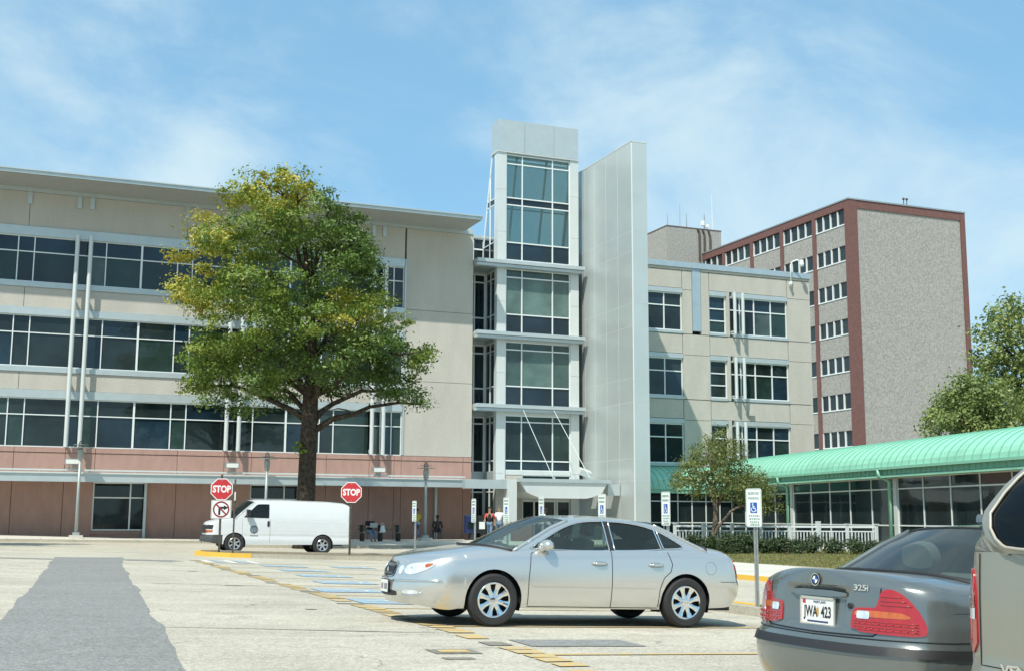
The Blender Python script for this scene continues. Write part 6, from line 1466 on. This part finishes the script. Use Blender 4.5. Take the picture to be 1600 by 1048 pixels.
    for x0, x1, y0, y1 in ((-.165, .165, .078, .092), (-.165, .165, -.092, -.078), (-.166, -.153, -.091, .091), (.153, .166, -.091, .091)): b_.box(x0, x1, y0, y1, -.006, .006, Mp)
    b_.build('plate_frame', M_CHROME, pl, off=(0, 0, 0))
    text_mesh('JWA  423', .098, M_INK, pl, Mp @ Matrix.Translation((0, -.006, .0015)), 'plate_characters', sx=.66, bold=.002)
    text_mesh('MARYLAND', .022, mat('plate_small_ink', (.04, .05, .14), .5), pl, Mp @ Matrix.Translation((.02, .058, .0015)), 'plate_state')
    b_ = MB(); flat(b_, [(-.012, .015), (.0, .03), (.012, .015), (.01, -.03), (-.01, -.03)], .0012, Mp); b_.build('plate_crest', mat('plate_crest', (.5, .30, .06), .5, 0, .6, 200), pl, off=(0, 0, 0))
    b_ = MB(); flat(b_, [(-.145, .045), (-.115, .045), (-.115, .072), (-.145, .072)], .0012, Mp); b_.build('plate_sticker', M_RED, pl, off=(0, 0, 0)); b_ = MB(); flat(b_, [(-.10, -.072), (.10, -.072), (.10, -.06), (-.10, -.06)], .0012, Mp); b_.build('plate_slogan', mat('plate_small_ink', (0, 0, 0)), pl, off=(0, 0, 0))
    Mb = bmat_at(0, 1.018, .006)
    bd = MB().lathe([(.041, -.004), (.041, .004), (.037, .007), (0, .007)], 24, Mb).build('badge', M_INK, root, True, off=(0, 0, 0), sharp=30); b_ = MB(); ring_poly(b_, .036, .041, 0, 2*math.pi, 24, .0078, Mb); b_.build('badge_ring', M_CHROME, bd, off=(0, 0, 0))
    for a0, m in ((0, M_SIGNBL), (math.pi/2, M_SIGNW), (math.pi, M_SIGNBL), (1.5*math.pi, M_SIGNW)):
        b_ = MB(); flat(b_, [(0, 0)]+[(.024*math.cos(a), .024*math.sin(a)) for a in linsp(a0, a0+math.pi/2, 7)], .0082, Mb); b_.build('badge_quarter', m, bd, off=(0, 0, 0))
    pq, nq_ = sh.at(T-.40); n3 = Vector((nq_.x, -nq_.y, 0)); p3_ = back(-.40, .985, .010); r3 = Vector((0, 0, 1)).cross(n3); Ms = Matrix(((r3.x, 0, n3.x, p3_.x), (r3.y, 0, n3.y, p3_.y), (0, 1, 0, .985), (0, 0, 0, 1))); text_mesh('325i', .052, M_CHROME, root, Ms, 'model_lettering', sx=1.25, bold=.001, ext=.002)
    k_ = bmat_at(-.31, .87, .004); MB().lathe([(.018, 0), (.018, .006), (0, .006)], 14, k_).build('lock', M_BLACK, root, off=(0, 0, 0))
    fin = MB(); fin.prism(chaikin([(.10, 0), (-.08, 0), (-.075, .055), (-.02, .055), (.05, .02)], 1), -.022, .022, Matrix.Translation((-.70, 0, 1.424)) @ Matrix.Diagonal((1, 1, 1.35, 1)) @ Matrix(((1, 0, 0, 0), (0, 0, 1, 0), (0, 1, 0, 0), (0, 0, 0, 1)))); fin.build('roof_fin', P, root, True, off=(0, 0, 0), sharp=40)
    wheels(root, (1.36, -1.365), b-.11, .315, .21, .205, 10, 'alloy', M_STEEL); underbody(root, 2.1, -2.3, b, .5, ar)
    MB().box(-1.5, .9, -.68, .68, .3, .48).build('cabin_floor', M_TRIMD, root, off=(0, 0, 0)); MB().box(.62, 1.0, -.66, .66, .48, .90).build('dashboard', M_TRIMD, root, off=(0, 0, 0)); MB().box(-1.6, -1.05, -.6, .6, .5, 1.0).build('parcel_shelf', M_TRIMG, root, off=(0, 0, 0))
    for y in (.34, -.34): seat(root, -.05, y, .40, M_TRIMD, .24, .60)
    seat(root, -.80, 0, .40, M_TRIMG, wide=.58, h=.56)
    return root
# ---- champagne minivan at the right edge (rear)
def minivan():
    wb = 3.0; b = .90
    root = vehicle('minivan', 'champagne minivan cut by the right edge, nearest vehicle', 'minivan', *VENT, wb, b)
    P = paint('champagne_paint', (.30, .288, .232), .4, .36); root.location.z += .06
    ar = [(1.5, .375, .33), (-1.42, .375, .33)]
    sh = Shell(2.5, -2.30, b, .6, .16, [(2.5, .7), (2.3, .8), (1.6, .97), (1.0, 1.05), (0, 1.10), (-2.0, 1.17), (-2.3, 1.18)], [(2.5, .72), (2.3, .9), (1.6, 1.08), (1.0, 1.14), (0, 1.16), (-2.0, 1.2), (-2.3, 1.19)],
        [(0, .08), (.4, 0), (1, .1)], [(0, .06), (.2, .02), (.5, 0), (.8, .005), (1, .03)], [(0, .06), (.15, -.06), (.35, -.075), (.40, -.07), (.44, .0), (.8, .005), (1, .012)], ar, zlow=.26, nr=3.0, pw=4)
    def pan(x, y, z, top, side):
        if top: return 'hood'
        if x < -2.0 and z < .60: return 'rear_bumper'
        if x < -2.1 and abs(y) < .74: return 'tailgate'
        if -.1 < x < 1.0 and z > .33: return 'front_door|%d' % side
        if -1.0 < x <= -.1 and z > .33: return 'sliding_door|%d' % side
        return 'body_side|%d' % side
    parts = sh.build(P, root, (-2.32, 1.05), pan)
    w1 = chaikin([(.85, 1.13), (.8, 1.16), (.45, 1.44), (.3, 1.5), (-.05, 1.55), (-.06, 1.15)], 1); w2 = chaikin([(-.14, 1.16), (-.14, 1.56), (-.95, 1.58), (-.96, 1.18)], 1); w3 = chaikin([(-1.04, 1.19), (-1.04, 1.58), (-1.75, 1.57), (-1.98, 1.22)], 1)
    win = chaikin([(-.86, .0+.03), (-.925, .10), (-.925, .86), (-.86, .93), (.86, .93), (.925, .86), (.925, .10), (.86, .03)], 2)
    greenhouse(sh, root, P, glass_mat('privacy_glass', (.05, .06, .065), .5, 0, 1.32), [(1.2, 1.03), (.8, 1.27), (.4, 1.54), (.2, 1.62)], [(.2, 1.62), (-.3, 1.675), (-1.0, 1.69), (-1.6, 1.675), (-1.98, 1.64)], [(-2.285, 1.175), (-2.23, 1.33), (-2.12, 1.50), (-1.98, 1.64)],
               [(w1, 'front_side_window', M_CARGLD), (w2, 'sliding_door_window', M_CARGLD), (w3, 'rear_side_window', M_CARGLD)], tum=.30, tum2=.28, bowF=.5, bowR=.06, crown=.05, rear_solid=win, trim=mat('pale_trim', (.42, .39, .32), .45, .2))
    T = sh.total
    for s in (1, -1):
        l_ = sh.patch('tail_lamp', [(T-a, z) for a, z in chaikin([(.74, .82), (.74, .86), (.765, 1.19), (.785, 1.235), (.84, 1.24), (.98, 1.0), (.98, .83), (.94, .80), (.78, .80)], 1)] if False else [(T-a, z) for a, z in chaikin([(.775, .71), (.78, .91), (.80, 1.05), (.83, 1.10), (.92, 1.10), (.97, 1.02), (.97, .75), (.93, .71)], 1)], M_LAMPR, root, .010, s, .04, thick=.02)
        sh.patch('reversing_lens', [(T-a, z) for a, z in ((.79, .865), (.79, .915), (.955, .915), (.955, .865))], M_LENS, l_, .0125, s, .04); sh.patch('amber_lens', [(T-a, z) for a, z in ((.79, .917), (.80, .975), (.955, .975), (.955, .917))], mat('smoked_amber', (.16, .06, .03), .2, coat=1), l_, .0125, s, .04)
        sh.line([(T-.765, 1.17), (T-.755, .66), (T-.0, .655)], M_GAP, root, 'tailgate_gap', .004, .001, s, byx=False); sh.line([(1.0, .34), (1.0, 1.0)], M_GAP, root, side=s); sh.line([(-.1, .34), (-.1, 1.05)], M_GAP, root, side=s); sh.line([(-1.0, .34), (-1.0, 1.05)], M_GAP, root, side=s)
        mp = sh.sx(.85, 1.08, 0, s); MB().sphere((mp.x, mp.y+s*.12, mp.z+.07), (.06, .12, .09), 14, 9).tube([(mp.x, mp.y-s*.03, mp.z), (mp.x, mp.y+s*.05, mp.z+.04)], .035, 8).build('side_mirror', P, root, True, off=(0, 0, 0))
        sh.patch('headlight', chaikin([(.4, .62), (.4, .75), (.9, .80), (.8, .66)], 1), M_LENS, root, .006, s, .05)
        sh.patch('bumper_strip', [(T-a, z) for a, z in ((0, .50), (0, .56), (1.2, .56), (1.2, .50))], M_BLACK, parts['rear_bumper'], .006, s, .08)
    p = sh.pt(T-.42, .68, .004, 1); Ms = Matrix(((0, 0, -1, p.x-.002), (-1, 0, 0, p.y), (0, 1, 0, .655), (0, 0, 0, 1))); text_mesh('VENTURE', .062, M_CHROME, root, Ms, 'model_lettering', sx=1.3, bold=.002, ext=.002)
    p = sh.pt(T-.36, .93, .004, 1); MB().sphere(p, .012, 8, 6).build('washer_nozzle', M_CHROME, root, True, off=(0, 0, 0))
    wheels(root, (1.5, -1.42), b-.11, .36, .23, .205, 5, 'alloy', M_STEEL, .06); underbody(root, 2.5, -2.3, b, .55, ar); MB().box(-2.1, 1.1, -.72, .72, .4, .6).build('cabin_floor', M_TRIMD, root, off=(0, 0, 0))
    for x in (.1, -.8): 
        for y in (.38, -.38): seat(root, x, y, .55, M_TRIMD, .24, .6)
    return root
# ---- white cargo van
def cargo_van():
    wb = 3.43; b = .985
    root = vehicle('cargo_van', 'white cargo van parked behind the island with a round door seal', 'van', *VAN, wb, b)
    P = mat('van_white', (.67, .69, .69), .35, 0, .02, 3, coat=.5)
    ar = [(1.715, .42, .375), (-1.715, .42, .375)]
    sh = Shell(2.78, -2.86, b, .42, .16, [(2.78, 1.00), (2.70, 1.10), (2.4, 1.19), (2.0, 1.27), (1.6, 1.325), (0, 1.35), (-2.8, 1.35), (-2.86, 1.35)], [(2.78, 1.01), (2.70, 1.14), (2.4, 1.25), (2.0, 1.34), (1.6, 1.40), (0, 1.42), (-2.86, 1.36)],
        [(0, -.05), (.18, -.09), (.45, -.08), (.5, 0), (.9, .0), (1, .03)], [(0, .05), (.15, .02), (.3, .0), (.45, .012), (.47, .0), (.8, .0), (1, .008)], [(0, -.03), (.3, -.05), (.4, 0), (1, .0)], ar, zlow=[(2.8, .42), (2.1, .34), (0, .36), (-2.8, .42)], nf=2.9, nr=4, pw=4, barrel=.015)
    def pan(x, y, z, top, side):
        if top: return 'hood'
        if x > 2.2 and z < .68: return 'front_bumper'
        if .55 < x < 1.42 and z > .45 : return 'front_door|%d' % side
        return 'front_fender|%d' % side if x > 1.0 else 'cargo_side|%d' % side
    parts = sh.build(P, root, (-2.9, 1.70), pan, NV=20)
    parts['front_bumper'].data.materials.clear(); parts['front_bumper'].data.materials.append(mat('bumper_grey', (.055, .058, .06), .6))
    w1 = chaikin([(1.42, 1.385), (1.38, 1.40), (1.02, 1.76), (.92, 1.865), (.82, 1.89), (.46, 1.895), (.45, 1.89), (.45, 1.385), (.46, 1.375)], 1)
    win = chaikin([(-.85, .18), (-.85, .78), (-.78, .86), (.78, .86), (.85, .78), (.85, .18), (.78, .1), (-.78, .1)], 1)
    greenhouse(sh, root, P, M_CARGLD, [(1.74, 1.33), (1.45, 1.60), (1.15, 1.86), (1.0, 1.97)], [(1.0, 1.97), (.6, 2.02), (-.5, 2.035), (-2.0, 2.02), (-2.6, 1.985), (-2.74, 1.92)], [(-2.85, 1.36), (-2.83, 1.6), (-2.79, 1.8), (-2.74, 1.92)], [(w1, 'front_side_window', M_CARGLD)], tum=.10, tum2=.12, bowF=.36, bowR=.03, crown=.06, yin=.0, rear_solid=win, trim=M_BLACK)
    for s in (1, -1):
        fd = parts['front_door|%d' % s]
        sh.line([(1.43, .50), (1.45, .9), (1.46, 1.32)], mat('grey_seam', (.25, .26, .26), .6), fd, 'panel_gap', .005, .001, s); sh.line([(.38, .45), (.38, 1.34)], mat('grey_seam', (0, 0, 0)), fd, 'panel_gap', .006, .001, s)
        sh.patch('door_handle', rr_poly(.50, .41, 1.04, 1.26, .03), M_BLACK, fd, .012, s, byx=True, thick=.012)
        mp = sh.sx(1.28, 1.42, 0, s); MB().box(mp.x-.07, mp.x+.06, mp.y+(.06 if s > 0 else -.30), mp.y+(.30 if s > 0 else -.06), mp.z-.02, mp.z+.26).tube([(mp.x, mp.y-s*.05, mp.z), (mp.x, mp.y+s*.12, mp.z+.05)], .035, 6).build('side_mirror', M_BLACK, fd, off=(0, 0, 0))
        h_ = sh.patch('headlight', [(.52, .90), (.52, 1.02), (.62, 1.06), (1.02, 1.06), (.98, .90)], M_BLACK, root, .008, s, .06, thick=.012); sh.patch('indicator_lens', [(.52, .76), (.52, .86), (1.00, .87), (.98, .78)], M_LAMPA, h_, .008, s, .06, thick=.012)
        q = [(a, z) for a, z in chaikin([(-.0, .74), (.0, 1.05), (.50, 1.05), (.50, .74)], 0)]; v_, f_ = tri2d(q, .08); MB().add([sh.pt(a, z, .006, s) for a, z in v_], [t if s < 0 else t[::-1] for t in f_]).build('grille', M_BLACK, root, off=(0, 0, 0))
        sh.patch('tail_lamp', [(sh.total-a, z) for a, z in ((.80, .9), (.80, 1.33), (.93, 1.33), (.93, .9))], M_LAMPR, root, .008, s, .08)
        sh.line([(.25, 1.22), (-2.6, 1.22)], mat('crease_grey', (.52, .535, .53), .5), root, 'body_crease', .006, -.003, s); sh.line([(1.35, .885), (-2.7, .885)], mat('crease_grey', (0, 0, 0)), root, 'body_crease', .006, -.003, s)
        c = (1.0, .92); ring = [(c[0]+.16*math.cos(a), c[1]+.16*math.sin(a)) for a in linsp(0, 6.0, 24)]; e_ = sh.patch('door_seal', ring, mat('seal_grey', (.16, .19, .22), .5, 0, .5, 40), fd, .004, s, .05, byx=True); sh.patch('seal_centre', [(c[0]+.10*math.cos(a), c[1]+.10*math.sin(a)) for a in linsp(0, 5.9, 16)], mat('seal_pale', (.36, .40, .42), .5, 0, .5, 30), e_, .007, s, .05, byx=True)
        for k in range(6): sh.patch('seal_lettering', rr_poly(1.135-k*.052, 1.10-k*.052, .665, .705, .004), M_INK, e_, .004, s, .05, byx=True)
    wheels(root, (1.715, -1.715), b-.12, .375, .225, .24, 6, 'alloy', mat('wheel_silver', (.55, .56, .57), .3, .8)); underbody(root, 2.7, -2.8, b, .7, ar, .36)
    MB().box(1.2, 1.7, -.85, .85, .9, 1.33).build('dashboard', M_TRIMD, root, off=(0, 0, 0)); MB().box(-2.7, .2, -.8, .8, .7, .75).build('cargo_floor', M_TRIMD, root, off=(0, 0, 0)); MB().box(.2, .25, -.85, .85, .75, 1.95).build('bulkhead', M_TRIMG, root, off=(0, 0, 0))
    for y in (.45, -.45): seat(root, .55, y, .95, M_TRIMD, .24, .62)
    return root
BUICK = (7.08, 15.55, math.pi)
BMW = (7.1, 6.9, rad(5))
VENT = (6.45, 3.85, rad(2))
VAN = (9.42, 48.4, math.pi)
silver_sedan(); grey_sedan(); minivan(); cargo_van()
for o in bpy.data.objects:
    if '_local' in o: del o['_local']
